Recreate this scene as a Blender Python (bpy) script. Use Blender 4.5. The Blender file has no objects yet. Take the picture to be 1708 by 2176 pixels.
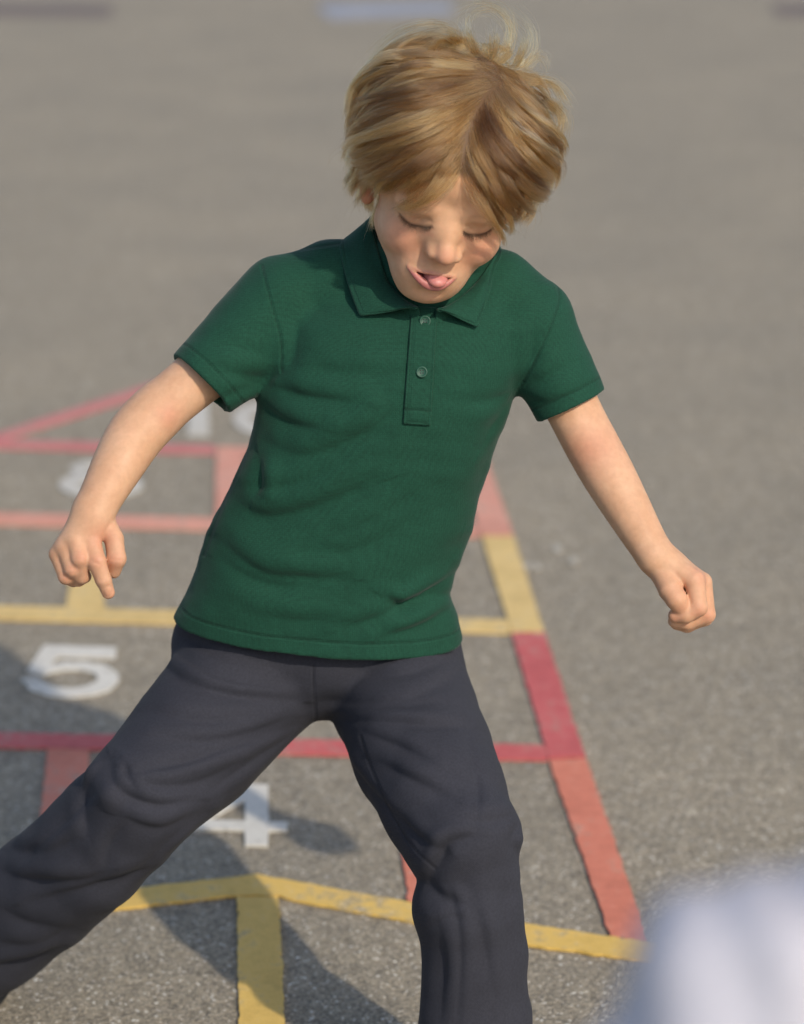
import bpy, bmesh, math, random
import numpy as np
from mathutils import Vector, Matrix
from mathutils.bvhtree import BVHTree
from mathutils.geometry import tessellate_polygon

random.seed(7)
rng = np.random.default_rng(7)
scene = bpy.context.scene
col = scene.collection

# ------------------------------------------------------------------ camera
CAM_H = 1.12
FPX = 5138.0                      # focal length in units of the 1708 x 2176 view of the photograph
PITCH = math.atan(1588.0 / FPX)
cam_d = bpy.data.cameras.new('camera')
cam_d.sensor_fit = 'VERTICAL'
cam_d.sensor_height = 36.0
cam_d.lens = FPX / 2176.0 * 36.0
cam_d.clip_start = 0.02
cam_d.clip_end = 2000.0
cam_d.dof.use_dof = True
cam_d.dof.focus_distance = 2.0
cam_d.dof.aperture_fstop = 4.0
cam = bpy.data.objects.new('camera', cam_d)
cam.location = (0, 0, CAM_H)
cam.rotation_euler = (math.pi / 2 - PITCH, 0, 0)
col.objects.link(cam)
scene.camera = cam

# ------------------------------------------------------------------ world and sun
SUN = Vector((0.445, -0.675, 0.618)).normalized()      # towards the sun
world = bpy.data.worlds.new('World')
scene.world = world
world.use_nodes = True
wn = world.node_tree
bg = wn.nodes['Background']
sky = wn.nodes.new('ShaderNodeTexSky')
sky.sky_type = 'NISHITA'
sky.sun_disc = False
sky.sun_elevation = math.asin(SUN.z)
sky.sun_rotation = math.atan2(SUN.x, SUN.y)
sky.air_density = 1.0
sky.dust_density = 1.6
wn.links.new(sky.outputs[0], bg.inputs[0])
bg.inputs[1].default_value = 0.15
sl = bpy.data.lights.new('sun', 'SUN')
sl.energy = 2.6
sl.angle = math.radians(1.0)
sl.color = (1.0, 0.91, 0.77)
so = bpy.data.objects.new('sun', sl)
so.rotation_euler = (-SUN).to_track_quat('-Z', 'Y').to_euler()
so.location = (3, -5, 6)
col.objects.link(so)
vs = scene.view_settings
vs.view_transform = 'Standard'
vs.look = 'None'
vs.gamma = 1.0
vs.exposure = 0.12
vs.use_curve_mapping = False
scene.cycles.use_denoising = True
scene.cycles.max_bounces = 8
scene.cycles.transparent_max_bounces = 8

# ------------------------------------------------------------------ positions
SP, CP = math.sin(PITCH), math.cos(PITCH)
Z0 = 2.06                          # camera-axis distance of the boy's chest plane (m)
MM = 0.4                           # millimetres per view unit at that distance


def to_world(u, v, Z):
    """direction of a view point (u, v) and its distance along the camera axis -> world point"""
    u, v, Z = np.asarray(u, float), np.asarray(v, float), np.asarray(Z, float)
    X = (u - 854.0) / FPX * Z
    Y = -(v - 1088.0) / FPX * Z
    return np.stack([X, Y * SP + Z * CP, CAM_H + Y * CP - Z * SP], -1)


def m2w(p):
    """figure millimetres (x right, y up, z towards camera, about the chest plane) -> world metres"""
    p = np.asarray(p, float)
    return to_world(854 + p[..., 0] / MM, 1088 - p[..., 1] / MM, Z0 - p[..., 2] / 1000.0)


def ground(u, v, z=0.0):
    k = SP + (v - 1088.0) / FPX * CP
    return to_world(u, v, (CAM_H - z) / k)


def mp(u, v, z):
    return np.array([(u - 854) * MM, (1088 - v) * MM, z], float)


# ------------------------------------------------------------------ distance-field modelling
def _len(x, y, z):
    return np.sqrt(x * x + y * y + z * z)


def smin(a, b, k):
    h = np.maximum(k - np.abs(a - b), 0) / k
    return np.minimum(a, b) - h * h * (k * 0.25)


def smax(a, b, k):
    return -smin(-a, -b, k)


class Field:
    def __init__(s, lo, hi, h):
        s.h = h
        s.lo = np.array(lo, np.float32)
        n = np.ceil((np.array(hi) - lo) / h).astype(int) + 1
        s.ax = [(s.lo[i] + h * np.arange(n[i])).astype(np.float32) for i in range(3)]
        s.F = np.full(n, 60, np.float32)

    def block(s, lo, hi):
        sl = []
        for i in range(3):
            a = int(np.clip(np.floor((lo[i] - s.lo[i]) / s.h), 0, len(s.ax[i])))
            b = int(np.clip(np.ceil((hi[i] - s.lo[i]) / s.h) + 1, 0, len(s.ax[i])))
            if b <= a:
                return None
            sl.append(slice(a, b))
        return tuple(sl), s.ax[0][sl[0], None, None], s.ax[1][None, sl[1], None], s.ax[2][None, None, sl[2]]

    def op(s, lo, hi, fn, k=4.0, mode='u', pad=None):
        pad = (k + 3 * s.h) if pad is None else pad
        b = s.block(np.array(lo) - pad, np.array(hi) + pad)
        if b is None:
            return
        sl, X, Y, Z = b
        d = fn(X, Y, Z)
        if mode == 'u':
            s.F[sl] = smin(s.F[sl], d, k)
        elif mode == 's':
            s.F[sl] = smax(s.F[sl], -d, k)
        else:
            s.F[sl] = smax(s.F[sl], d, k)

    def ell(s, c, r, k=6.0, mode='u', R=None):
        c, r = np.array(c, float), np.array(r, float)
        m = r.max() if R is not None else r

        def fn(X, Y, Z):
            x, y, z = X - c[0], Y - c[1], Z - c[2]
            if R is not None:
                x, y, z = (R[0][0] * x + R[1][0] * y + R[2][0] * z, R[0][1] * x + R[1][1] * y + R[2][1] * z,
                           R[0][2] * x + R[1][2] * y + R[2][2] * z)
            k0 = _len(x / r[0], y / r[1], z / r[2])
            k1 = _len(x / r[0] ** 2, y / r[1] ** 2, z / r[2] ** 2) + 1e-6
            return k0 * (k0 - 1) / k1
        s.op(c - m, c + m, fn, k, mode)

    def cap(s, a, b, ra, rb, k=4.0, mode='u', flat=None, ff=1.0):
        a, b = np.array(a, float), np.array(b, float)
        m = max(ra, rb) * (1 if flat is None else max(1, 1 / ff))

        def fn(X, Y, Z):
            return cap_d(X, Y, Z, a, b, ra, rb, flat, ff)
        s.op(np.minimum(a, b) - m, np.maximum(a, b) + m, fn, k, mode)

    def chain(s, pts, rad, k=4.0, mode='u', flat=None, ff=1.0):
        for i in range(len(pts) - 1):
            s.cap(pts[i], pts[i + 1], rad[i], rad[i + 1], k, mode, flat, ff)

    def tube(s, pts, rad, k=4.0, mode='u'):
        """a chain joined first, so that close points do not swell it"""
        pts, rad = np.asarray(pts, float), np.asarray(rad, float)
        m = rad.max()

        def fn(X, Y, Z):
            d = None
            for i in range(len(pts) - 1):
                e = cap_d(X, Y, Z, pts[i], pts[i + 1], rad[i], rad[i + 1])
                d = e if d is None else np.minimum(d, e)
            return d
        s.op(pts.min(0) - m, pts.max(0) + m, fn, k, mode)

    def limb(s, pts, rad, k=8.0, grow=1.2):
        c = catmull(np.c_[np.asarray(pts, float), np.asarray(rad, float) + grow], 4)
        s.tube(c[:, :3], c[:, 3], k)

    def front(s, x, y):
        """z of the foremost surface at (x, y)"""
        i = int(round((x - s.lo[0]) / s.h))
        j = int(round((y - s.lo[1]) / s.h))
        c = s.F[i, j]
        k = np.nonzero(c < 0)[0].max()
        return float(s.ax[2][k] + s.h * c[k] / (c[k] - c[k + 1]))

    def mesh(s, smooth=2):
        v, q = surface_nets(s.F, s.lo, s.h)
        return relax(v, q, smooth), q


def cap_d(X, Y, Z, a, b, ra, rb, flat=None, ff=1.0):
    ba = b - a
    L = float(ba @ ba) + 1e-9
    t = np.clip(((X - a[0]) * ba[0] + (Y - a[1]) * ba[1] + (Z - a[2]) * ba[2]) / L, 0, 1)
    x, y, z = X - a[0] - t * ba[0], Y - a[1] - t * ba[1], Z - a[2] - t * ba[2]
    if flat is not None:
        n = np.array(flat, float)
        n /= np.linalg.norm(n)
        e = (x * n[0] + y * n[1] + z * n[2]) * (ff - 1)
        x, y, z = x + e * n[0], y + e * n[1], z + e * n[2]
    return _len(x, y, z) - (ra + (rb - ra) * t)


def surface_nets(F, lo, h):
    ins = F < 0
    nx, ny, nz = F.shape
    c = np.zeros((nx - 1, ny - 1, nz - 1), np.uint8)
    offs = [(i, j, k) for i in (0, 1) for j in (0, 1) for k in (0, 1)]
    for i, j, k in offs:
        c += ins[i:nx - 1 + i, j:ny - 1 + j, k:nz - 1 + k]
    I, J, K = np.nonzero((c > 0) & (c < 8))
    P = np.zeros((len(I), 3))
    n = np.zeros(len(I))
    for a in offs:
        for ax in range(3):
            if a[ax]:
                continue
            b = list(a)
            b[ax] = 1
            fa = F[I + a[0], J + a[1], K + a[2]]
            fb = F[I + b[0], J + b[1], K + b[2]]
            m = (fa < 0) != (fb < 0)
            t = np.where(m, fa / np.where(m, fa - fb, 1), 0)
            p = np.tile(np.array(a, float), (len(I), 1))
            p[:, ax] += t
            P += p * m[:, None]
            n += m
    V = np.stack([I, J, K], 1) + P / np.maximum(n, 1)[:, None]
    V = V * h + np.asarray(lo)
    vid = np.full(c.shape, -1, np.int64)
    vid[I, J, K] = np.arange(len(I))
    quads = []
    for ax in range(3):
        s0 = [slice(1, -1)] * 3
        s1 = [slice(1, -1)] * 3
        s0[ax] = slice(0, -1)
        s1[ax] = slice(1, None)
        A, B = ins[tuple(s0)], ins[tuple(s1)]
        e = np.nonzero(A != B)
        g = [x + 1 for x in e]
        g[ax] = e[ax]
        u, w = (ax + 1) % 3, (ax + 2) % 3

        def cell(du, dw):
            q = [g[0].copy(), g[1].copy(), g[2].copy()]
            q[u] -= du
            q[w] -= dw
            return vid[q[0], q[1], q[2]]
        Q = np.stack([cell(1, 1), cell(0, 1), cell(0, 0), cell(1, 0)], 1)
        flip = ~A[e]
        Q[flip] = Q[flip][:, ::-1]
        quads.append(Q)
    return V, np.concatenate(quads)


def relax(v, q, n):
    if n == 0:
        return v
    e = np.concatenate([q[:, [0, 1]], q[:, [1, 2]], q[:, [2, 3]], q[:, [3, 0]]])
    cnt = np.bincount(e.ravel(), minlength=len(v)).astype(float)
    for it in range(n):
        for lam in (0.55, -0.57):
            s = np.zeros_like(v)
            for d in range(3):
                s[:, d] = np.bincount(e[:, 0], v[e[:, 1], d], len(v)) + np.bincount(e[:, 1], v[e[:, 0], d], len(v))
            v = v + lam * (s / np.maximum(cnt, 1)[:, None] - v)
    return v


def normals(v, q):
    n = np.cross(v[q[:, 2]] - v[q[:, 0]], v[q[:, 3]] - v[q[:, 1]])
    N = np.zeros_like(v)
    for k in range(4):
        for d in range(3):
            N[:, d] += np.bincount(q[:, k], n[:, d], len(v))
    return N / (np.linalg.norm(N, axis=1, keepdims=True) + 1e-9)


def smoothstep(a, b, x):
    t = np.clip((x - a) / (b - a), 0, 1)
    return t * t * (3 - 2 * t)


def seg_dist(P, line, signed=False):
    """distance of points P (n,d) to a polyline, place along it and (2-D) which side: +1 above a line drawn left to right"""
    line = np.asarray(line, float)
    best = np.full(len(P), 1e9)
    tt = np.zeros(len(P))
    sg = np.ones(len(P))
    n = len(line) - 1
    for i in range(n):
        a, b = line[i], line[i + 1]
        ba = b - a
        t = np.clip(((P - a) @ ba) / (ba @ ba + 1e-9), 0, 1)
        d = np.linalg.norm(P - a - t[:, None] * ba, axis=1)
        m = d < best
        best[m] = d[m]
        tt[m] = (i + t[m]) / n
        if signed:
            c = ba[0] * (P[:, 1] - a[1]) - ba[1] * (P[:, 0] - a[0])
            sg[m] = np.where(c >= 0, 1, -1)[m]
    if signed:
        return best, tt, sg
    return best, tt


def catmull(pts, n=6):
    p = np.asarray(pts, float)
    p = np.vstack([2 * p[0] - p[1], p, 2 * p[-1] - p[-2]])
    out = []
    for i in range(1, len(p) - 2):
        for t in np.arange(n) / n:
            out.append(0.5 * ((2 * p[i]) + (-p[i - 1] + p[i + 1]) * t + (2 * p[i - 1] - 5 * p[i] + 4 * p[i + 1] - p[i + 2]) * t ** 2
                              + (-p[i - 1] + 3 * p[i] - 3 * p[i + 1] + p[i + 2]) * t ** 3))
    out.append(p[-2])
    return np.array(out)


def folds(v, q, lines, uvf, gain=1.0, wgain=1.0):
    """cloth folds: every line = (view points, amplitude mm, width mm); negative amplitude presses a crease in, a ridge stands beside it"""
    N = normals(v, q)
    P = np.stack([v[:, 0], v[:, 1]], 1)
    front = smoothstep(-0.1, 0.35, N[:, 2])
    D = np.zeros(len(v))
    for pts, amp, wid in lines:
        L = catmull([uvf(p) for p in pts], 5)
        lo, hi = L.min(0) - 4 * wid, L.max(0) + 4 * wid
        m = np.nonzero(((P > lo) & (P < hi)).all(1) & (front > 0))[0]
        if not len(m):
            continue
        d, t, sg = seg_dist(P[m], L, True)
        env = np.sin(np.pi * np.clip(t * 0.9 + 0.05, 0, 1)) ** 0.8
        x = d / (wid * wgain) * sg                       # positive above the crease
        prof = np.where(x < 0, np.exp(-np.abs(x / 0.95) ** 1.5), np.exp(-(x / 0.55) ** 2)) - 0.75 * np.exp(-((x - 1.5) / 1.0) ** 2) - 0.2 * np.exp(-((x + 2.4) / 1.2) ** 2)
        D[m] += amp * gain * env * prof
    return v + N * (D * front)[:, None]


def lowfreq(v, scale, seed, n=10):
    r = np.random.default_rng(seed)
    o = np.zeros(len(v))
    for i in range(n):
        k = r.normal(size=3)
        k *= r.uniform(0.6, 1.6) / (np.linalg.norm(k) * scale)
        o += np.sin(v @ k * 2 * math.pi + r.uniform(0, 6.28))
    return o / math.sqrt(n)


# ------------------------------------------------------------------ object helpers
def tag(o, label=None, cat=None, group=None, kind=None):
    for k, x in (('label', label), ('category', cat), ('group', group), ('kind', kind)):
        if x:
            o[k] = x
    return o


def empty(name, loc):
    o = bpy.data.objects.new(name, None)
    o.location = loc
    o.empty_display_size = 0.1
    col.objects.link(o)
    return o


def link(name, me, mat, parent=None, smooth=True):
    if smooth:
        me.polygons.foreach_set('use_smooth', np.ones(len(me.polygons), bool))
    if mat:
        me.materials.append(mat)
    o = bpy.data.objects.new(name, me)
    col.objects.link(o)
    if parent:
        o.parent = parent
    return o


def origin(parent):
    o = np.zeros(3)
    while parent:
        o = o + np.array(parent.location)
        parent = parent.parent
    return o


def mesh_obj(name, verts, faces, mat, parent=None, attrs=None, smooth=True):
    """verts in world metres; stored relative to the parent's place"""
    me = bpy.data.meshes.new(name)
    verts = np.asarray(verts, float) - origin(parent)
    f = np.asarray(faces) if not isinstance(faces, list) else faces
    if isinstance(f, np.ndarray) and f.ndim == 2:
        me.vertices.add(len(verts))
        me.vertices.foreach_set('co', verts.astype(np.float32).ravel())
        k = f.shape[1]
        me.loops.add(f.size)
        me.loops.foreach_set('vertex_index', f.astype(np.int32).ravel())
        me.polygons.add(len(f))
        me.polygons.foreach_set('loop_start', np.arange(0, f.size, k, dtype=np.int32))
        me.update(calc_edges=True)
        me.validate()
    else:
        me.from_pydata([tuple(x) for x in verts], [], f)
        me.update()
    for n, a in (attrs or {}).items():
        at = me.attributes.new(n, 'FLOAT', 'POINT')
        at.data.foreach_set('value', np.asarray(a, np.float32))
    return link(name, me, mat, parent, smooth)


# ------------------------------------------------------------------ materials
def new_mat(name):
    m = bpy.data.materials.new(name)
    m.use_nodes = True
    nt = m.node_tree
    b = nt.nodes['Principled BSDF']
    return m, nt, b


def node(nt, t, **kw):
    n = nt.nodes.new(t)
    for k, v in kw.items():
        if isinstance(k, str) and hasattr(n, k):
            setattr(n, k, v)
    return n


def ramp(nt, src, stops):
    r = nt.nodes.new('ShaderNodeValToRGB')
    e = r.color_ramp.elements
    while len(e) < len(stops):
        e.new(0.5)
    for x, (p, c) in zip(e, stops):
        x.position = p
        x.color = tuple(c) + (1,) if len(c) == 3 else c
    nt.links.new(src, r.inputs[0])
    return r.outputs[0]


def mix(nt, fac, a, b, mode='MIX'):
    n = nt.nodes.new('ShaderNodeMix')
    n.data_type = 'RGBA'
    n.blend_type = mode
    for i, x in ((0, fac), (6, a), (7, b)):
        if hasattr(x, 'is_output'):
            nt.links.new(x, n.inputs[i])
        elif i == 0:
            n.inputs[0].default_value = x
        else:
            n.inputs[i].default_value = tuple(x) + (1,) if len(x) == 3 else x
    return n.outputs[2]


def math_n(nt, op, a, b=0.0, c=0.0):
    n = nt.nodes.new('ShaderNodeMath')
    n.operation = op
    for i, x in enumerate((a, b, c)):
        if hasattr(x, 'is_output'):
            nt.links.new(x, n.inputs[i])
        else:
            n.inputs[i].default_value = x
    return n.outputs[0]


def noise(nt, vec, scale, detail=3, rough=0.55):
    n = nt.nodes.new('ShaderNodeTexNoise')
    n.inputs['Scale'].default_value = scale
    n.inputs['Detail'].default_value = detail
    n.inputs['Roughness'].default_value = rough
    if vec:
        nt.links.new(vec, n.inputs['Vector'])
    return n.outputs['Fac']


def attr(nt, name):
    n = nt.nodes.new('ShaderNodeAttribute')
    n.attribute_name = name
    return n.outputs['Fac']


def bump(nt, h, strength, dist, prev=None):
    n = nt.nodes.new('ShaderNodeBump')
    n.inputs['Strength'].default_value = strength
    n.inputs['Distance'].default_value = dist
    nt.links.new(h, n.inputs['Height'])
    if prev:
        nt.links.new(prev, n.inputs['Normal'])
    return n.outputs[0]


def obj_co(nt):
    return nt.nodes.new('ShaderNodeTexCoord').outputs['Object']


def world_co(nt):
    return nt.nodes.new('ShaderNodeNewGeometry').outputs['Position']


def aggregate(nt, co):
    """colour and height of worn asphalt with small stones"""
    vo = node(nt, 'ShaderNodeTexVoronoi')
    vo.inputs['Scale'].default_value = 360
    nt.links.new(co, vo.inputs['Vector'])
    vs_ = node(nt, 'ShaderNodeSeparateColor')
    nt.links.new(vo.outputs['Color'], vs_.inputs[0])
    stone = ramp(nt, vs_.outputs[0], [(0.0, (0.217, 0.193, 0.151)), (0.35, (0.312, 0.274, 0.210)), (0.7, (0.375, 0.325, 0.246)), (0.93, (0.45, 0.39, 0.30)), (1.0, (0.66, 0.60, 0.51))])
    gaps = ramp(nt, vo.outputs['Distance'], [(0.30, (1, 1, 1)), (0.75, (0.68, 0.66, 0.63))])
    c = mix(nt, 1.0, stone, gaps, 'MULTIPLY')
    grit = math_n(nt, 'GREATER_THAN', vs_.outputs[1], 0.982)
    c = mix(nt, math_n(nt, 'MULTIPLY', grit, 0.8), c, (0.74, 0.70, 0.62))
    pit = math_n(nt, 'GREATER_THAN', vs_.outputs[2], 0.975)
    c = mix(nt, math_n(nt, 'MULTIPLY', pit, 0.7), c, (0.10, 0.09, 0.075))
    n1 = noise(nt, co, 2.2, 5, 0.6)
    c = mix(nt, 1.0, c, ramp(nt, n1, [(0.3, (0.91, 0.915, 0.92)), (0.7, (1.10, 1.085, 1.06))]), 'MULTIPLY')
    n2 = noise(nt, co, 38, 4, 0.7)
    c = mix(nt, 1.0, c, ramp(nt, n2, [(0.3, (0.82, 0.82, 0.83)), (0.7, (1.16, 1.155, 1.14))]), 'MULTIPLY')
    return c, vo.outputs['Distance'], n2


def mat_asphalt():
    m, nt, b = new_mat('worn_asphalt')
    co = world_co(nt)
    c, d, n2 = aggregate(nt, co)
    nt.links.new(c, b.inputs['Base Color'])
    b.inputs['Roughness'].default_value = 0.85
    b.inputs['Specular IOR Level'].default_value = 0.3
    inv = math_n(nt, 'SUBTRACT', 1.0, d)
    bn = bump(nt, inv, 0.55, 0.0022)
    bn = bump(nt, n2, 0.4, 0.006, bn)
    nt.links.new(bn, b.inputs['Normal'])
    return m


def mat_paint(name, colr, wear=0.5):
    m, nt, b = new_mat(name)
    co = world_co(nt)
    ac, d, n2 = aggregate(nt, co)
    n1 = noise(nt, co, 60, 5, 0.75)
    n3 = noise(nt, co, 7, 4, 0.6)
    base = mix(nt, 1.0, colr, ramp(nt, n3, [(0.3, (0.82, 0.80, 0.78)), (0.7, (1.12, 1.12, 1.12))]), 'MULTIPLY')
    base = mix(nt, 1.0, base, ramp(nt, n1, [(0.3, (0.80, 0.79, 0.77)), (0.7, (1.1, 1.1, 1.1))]), 'MULTIPLY')
    f = math_n(nt, 'ADD', math_n(nt, 'MULTIPLY', n1, 0.8), math_n(nt, 'MULTIPLY', n3, 0.5))
    w = ramp(nt, f, [(0.82 - wear * 0.3, (0, 0, 0)), (0.92 - wear * 0.22, (1, 1, 1))])
    wm = math_n(nt, 'MULTIPLY', w, 0.75)
    nt.links.new(mix(nt, wm, base, ac), b.inputs['Base Color'])
    b.inputs['Roughness'].default_value = 0.62
    b.inputs['Specular IOR Level'].default_value = 0.35
    bn = bump(nt, math_n(nt, 'SUBTRACT', 1.0, d), 0.22, 0.0015)
    bn = bump(nt, n1, 0.3, 0.002, bn)
    nt.links.new(bn, b.inputs['Normal'])
    return m


def mat_skin():
    m, nt, b = new_mat('skin')
    co = obj_co(nt)
    n1 = noise(nt, co, 28, 4, 0.6)
    n2 = noise(nt, co, 160, 3, 0.6)
    c = mix(nt, ramp(nt, n1, [(0.35, (0, 0, 0)), (0.68, (1, 1, 1))]), (0.57, 0.322, 0.188), (0.645, 0.388, 0.242))
    c = mix(nt, math_n(nt, 'MULTIPLY', attr(nt, 'blush'), 0.75), c, (0.56, 0.22, 0.145))
    c = mix(nt, 1.0, c, ramp(nt, n2, [(0.3, (0.94, 0.93, 0.92)), (0.7, (1.05, 1.05, 1.05))]), 'MULTIPLY')
    c = mix(nt, attr(nt, 'lip'), c, (0.43, 0.12, 0.13))
    c = mix(nt, attr(nt, 'brow'), c, (0.16, 0.085, 0.04))
    c = mix(nt, attr(nt, 'scalp'), c, (0.12, 0.065, 0.028))
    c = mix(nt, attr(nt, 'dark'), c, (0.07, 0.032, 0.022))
    nt.links.new(c, b.inputs['Base Color'])
    b.inputs['Subsurface Weight'].default_value = 0.22
    b.inputs['Subsurface Radius'].default_value = (1.0, 0.35, 0.18)
    b.inputs['Subsurface Scale'].default_value = 0.006
    rough = math_n(nt, 'SUBTRACT', 0.58, math_n(nt, 'MULTIPLY', attr(nt, 'lip'), 0.2))
    nt.links.new(rough, b.inputs['Roughness'])
    b.inputs['Specular IOR Level'].default_value = 0.33
    bn = bump(nt, n2, 0.12, 0.0006)
    bn = bump(nt, noise(nt, co, 900, 2, 0.5), 0.25, 0.0003, bn)
    nt.links.new(bn, b.inputs['Normal'])
    return m


def mat_tongue():
    m, nt, b = new_mat('tongue')
    n1 = noise(nt, obj_co(nt), 900, 2, 0.6)
    nt.links.new(mix(nt, n1, (0.50, 0.16, 0.14), (0.60, 0.24, 0.20)), b.inputs['Base Color'])
    b.inputs['Roughness'].default_value = 0.42
    b.inputs['Subsurface Weight'].default_value = 0.2
    b.inputs['Subsurface Scale'].default_value = 0.004
    nt.links.new(bump(nt, n1, 0.3, 0.0004), b.inputs['Normal'])
    return m


def mat_cloth(name, colr, var, scale, pattern, seams=True, sheen=0.25, rough=0.9):
    m, nt, b = new_mat(name)
    co = obj_co(nt)
    n1 = noise(nt, co, 14, 4, 0.6)
    c = mix(nt, n1, tuple(x * (1 - var) for x in colr), tuple(x * (1 + var) for x in colr))
    n2 = noise(nt, co, 480, 2, 0.6)
    c = mix(nt, 1.0, c, ramp(nt, n2, [(0.3, (0.86, 0.86, 0.86)), (0.7, (1.12, 1.12, 1.12))]), 'MULTIPLY')
    if pattern == 'pique':
        vo = node(nt, 'ShaderNodeTexVoronoi')
        vo.inputs['Scale'].default_value = scale
        vo.inputs['Randomness'].default_value = 0.25
        nt.links.new(co, vo.inputs['Vector'])
        hgt = math_n(nt, 'SUBTRACT', 1.0, vo.outputs['Distance'])
        c = mix(nt, 1.0, c, ramp(nt, vo.outputs['Distance'], [(0.1, (1.08, 1.08, 1.08)), (0.75, (0.80, 0.80, 0.80))]), 'MULTIPLY')
    else:
        w = node(nt, 'ShaderNodeTexWave')
        w.wave_type = 'BANDS'
        w.bands_direction = 'DIAGONAL'
        w.inputs['Scale'].default_value = scale
        w.inputs['Distortion'].default_value = 1.5
        nt.links.new(co, w.inputs['Vector'])
        hgt = w.outputs['Fac']
    bn = bump(nt, hgt, 0.25, 0.0006)
    bn = bump(nt, n2, 0.2, 0.0004, bn)
    if seams:
        s = attr(nt, 'seam')          # mm from the stitched seam, 99 elsewhere
        g = ramp(nt, math_n(nt, 'DIVIDE', s, 6.0), [(0.0, (0.0, 0, 0)), (0.16, (0.35, 0.35, 0.35)), (0.4, (1, 1, 1))])
        bn = bump(nt, g, 0.55, 0.0014, bn)
        c = mix(nt, 1.0, c, ramp(nt, math_n(nt, 'DIVIDE', s, 6.0), [(0.0, (0.66, 0.66, 0.66)), (0.22, (1, 1, 1))]), 'MULTIPLY')
    nt.links.new(c, b.inputs['Base Color'])
    b.inputs['Roughness'].default_value = rough
    b.inputs['Specular IOR Level'].default_value = 0.25
    b.inputs['Sheen Weight'].default_value = sheen
    b.inputs['Sheen Roughness'].default_value = 0.4
    nt.links.new(bn, b.inputs['Normal'])
    return m


def mat_plain(name, colr, rough=0.5, var=0.12, scale=60):
    m, nt, b = new_mat(name)
    n1 = noise(nt, obj_co(nt), scale, 3, 0.6)
    nt.links.new(mix(nt, n1, tuple(x * (1 - var) for x in colr), tuple(x * (1 + var) for x in colr)), b.inputs['Base Color'])
    b.inputs['Roughness'].default_value = rough
    nt.links.new(bump(nt, n1, 0.2, 0.001), b.inputs['Normal'])
    return m


def mat_hair():
    m = bpy.data.materials.new('blond_hair')
    m.use_nodes = True
    nt = m.node_tree
    nt.nodes.clear()
    out = nt.nodes.new('ShaderNodeOutputMaterial')
    h = nt.nodes.new('ShaderNodeBsdfHairPrincipled')
    h.parametrization = 'COLOR'
    tone = attr(nt, 'tone')
    c = ramp(nt, tone, [(0.0, (0.052, 0.022, 0.006)), (0.45, (0.185, 0.088, 0.026)), (0.8, (0.36, 0.200, 0.070)), (1.0, (0.56, 0.355, 0.140))])
    nt.links.new(c, h.inputs['Color'])
    h.inputs['Roughness'].default_value = 0.34
    h.inputs['Radial Roughness'].default_value = 0.5
    h.inputs['Coat'].default_value = 0.0
    h.inputs['Random Roughness'].default_value = 0.2
    nt.links.new(h.outputs[0], out.inputs[0])
    return m


M_ASPHALT = mat_asphalt()
M_YELLOW = mat_paint('yellow_line_paint', (0.78, 0.52, 0.135))
M_RED = mat_paint('red_line_paint', (0.59, 0.125, 0.12))
M_SALMON = mat_paint('salmon_line_paint', (0.70, 0.23, 0.145))
M_YELLOW_HAZE = mat_paint('hazy_yellow_paint', (0.74, 0.53, 0.21), 0.4)  # far yellow lines: glare and haze put into a paler colour
M_RED_HAZE = mat_paint('hazy_red_paint', (0.60, 0.20, 0.19), 0.45)  # far red lines, washed out by haze painted into the colour
M_SALMON_HAZE = mat_paint('hazy_salmon_paint', (0.71, 0.33, 0.24), 0.45)  # far salmon lines, paled in the colour for glare and haze
M_WHITE_F = mat_paint('faded_white_paint', (0.60, 0.57, 0.51), 0.45)
M_SPOT = mat_paint('paint_spot', (0.48, 0.45, 0.39), 0.5)
M_WHITE = mat_paint('white_number_paint', (0.72, 0.69, 0.62))
M_BLUE = mat_paint('blue_line_paint', (0.32, 0.345, 0.425))
M_PATCH = mat_plain('dark_tar', (0.15, 0.115, 0.10), 0.8)
M_SKIN = mat_skin()
M_TONGUE = mat_tongue()
M_SHIRT = mat_cloth('green_pique_cotton', (0.0098, 0.059, 0.035), 0.10, 620, 'pique', sheen=0.08)
M_TROUSER = mat_cloth('charcoal_twill', (0.0330, 0.0338, 0.0440), 0.12, 420, 'twill', sheen=0.02)
M_BUTTON = mat_plain('green_button', (0.011, 0.065, 0.038), 0.5)
M_SHOE = mat_plain('black_shoe_leather', (0.012, 0.012, 0.014), 0.4)
M_SOLE = mat_plain('black_rubber', (0.02, 0.02, 0.02), 0.8)
M_HAIR = mat_hair()
M_LASH = mat_plain('lash', (0.12, 0.07, 0.04), 0.6)
M_WSHIRT = mat_cloth('white_cotton', (0.52, 0.515, 0.575), 0.03, 500, 'twill', seams=False, sheen=0.05)

# ------------------------------------------------------------------ ground and hopscotch
g = mesh_obj('ground', [(-400, -60, 0), (400, -60, 0), (400, 900, 0), (-400, 900, 0)], [(0, 1, 2, 3)], M_ASPHALT, smooth=False)
tag(g, kind='structure')


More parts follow.
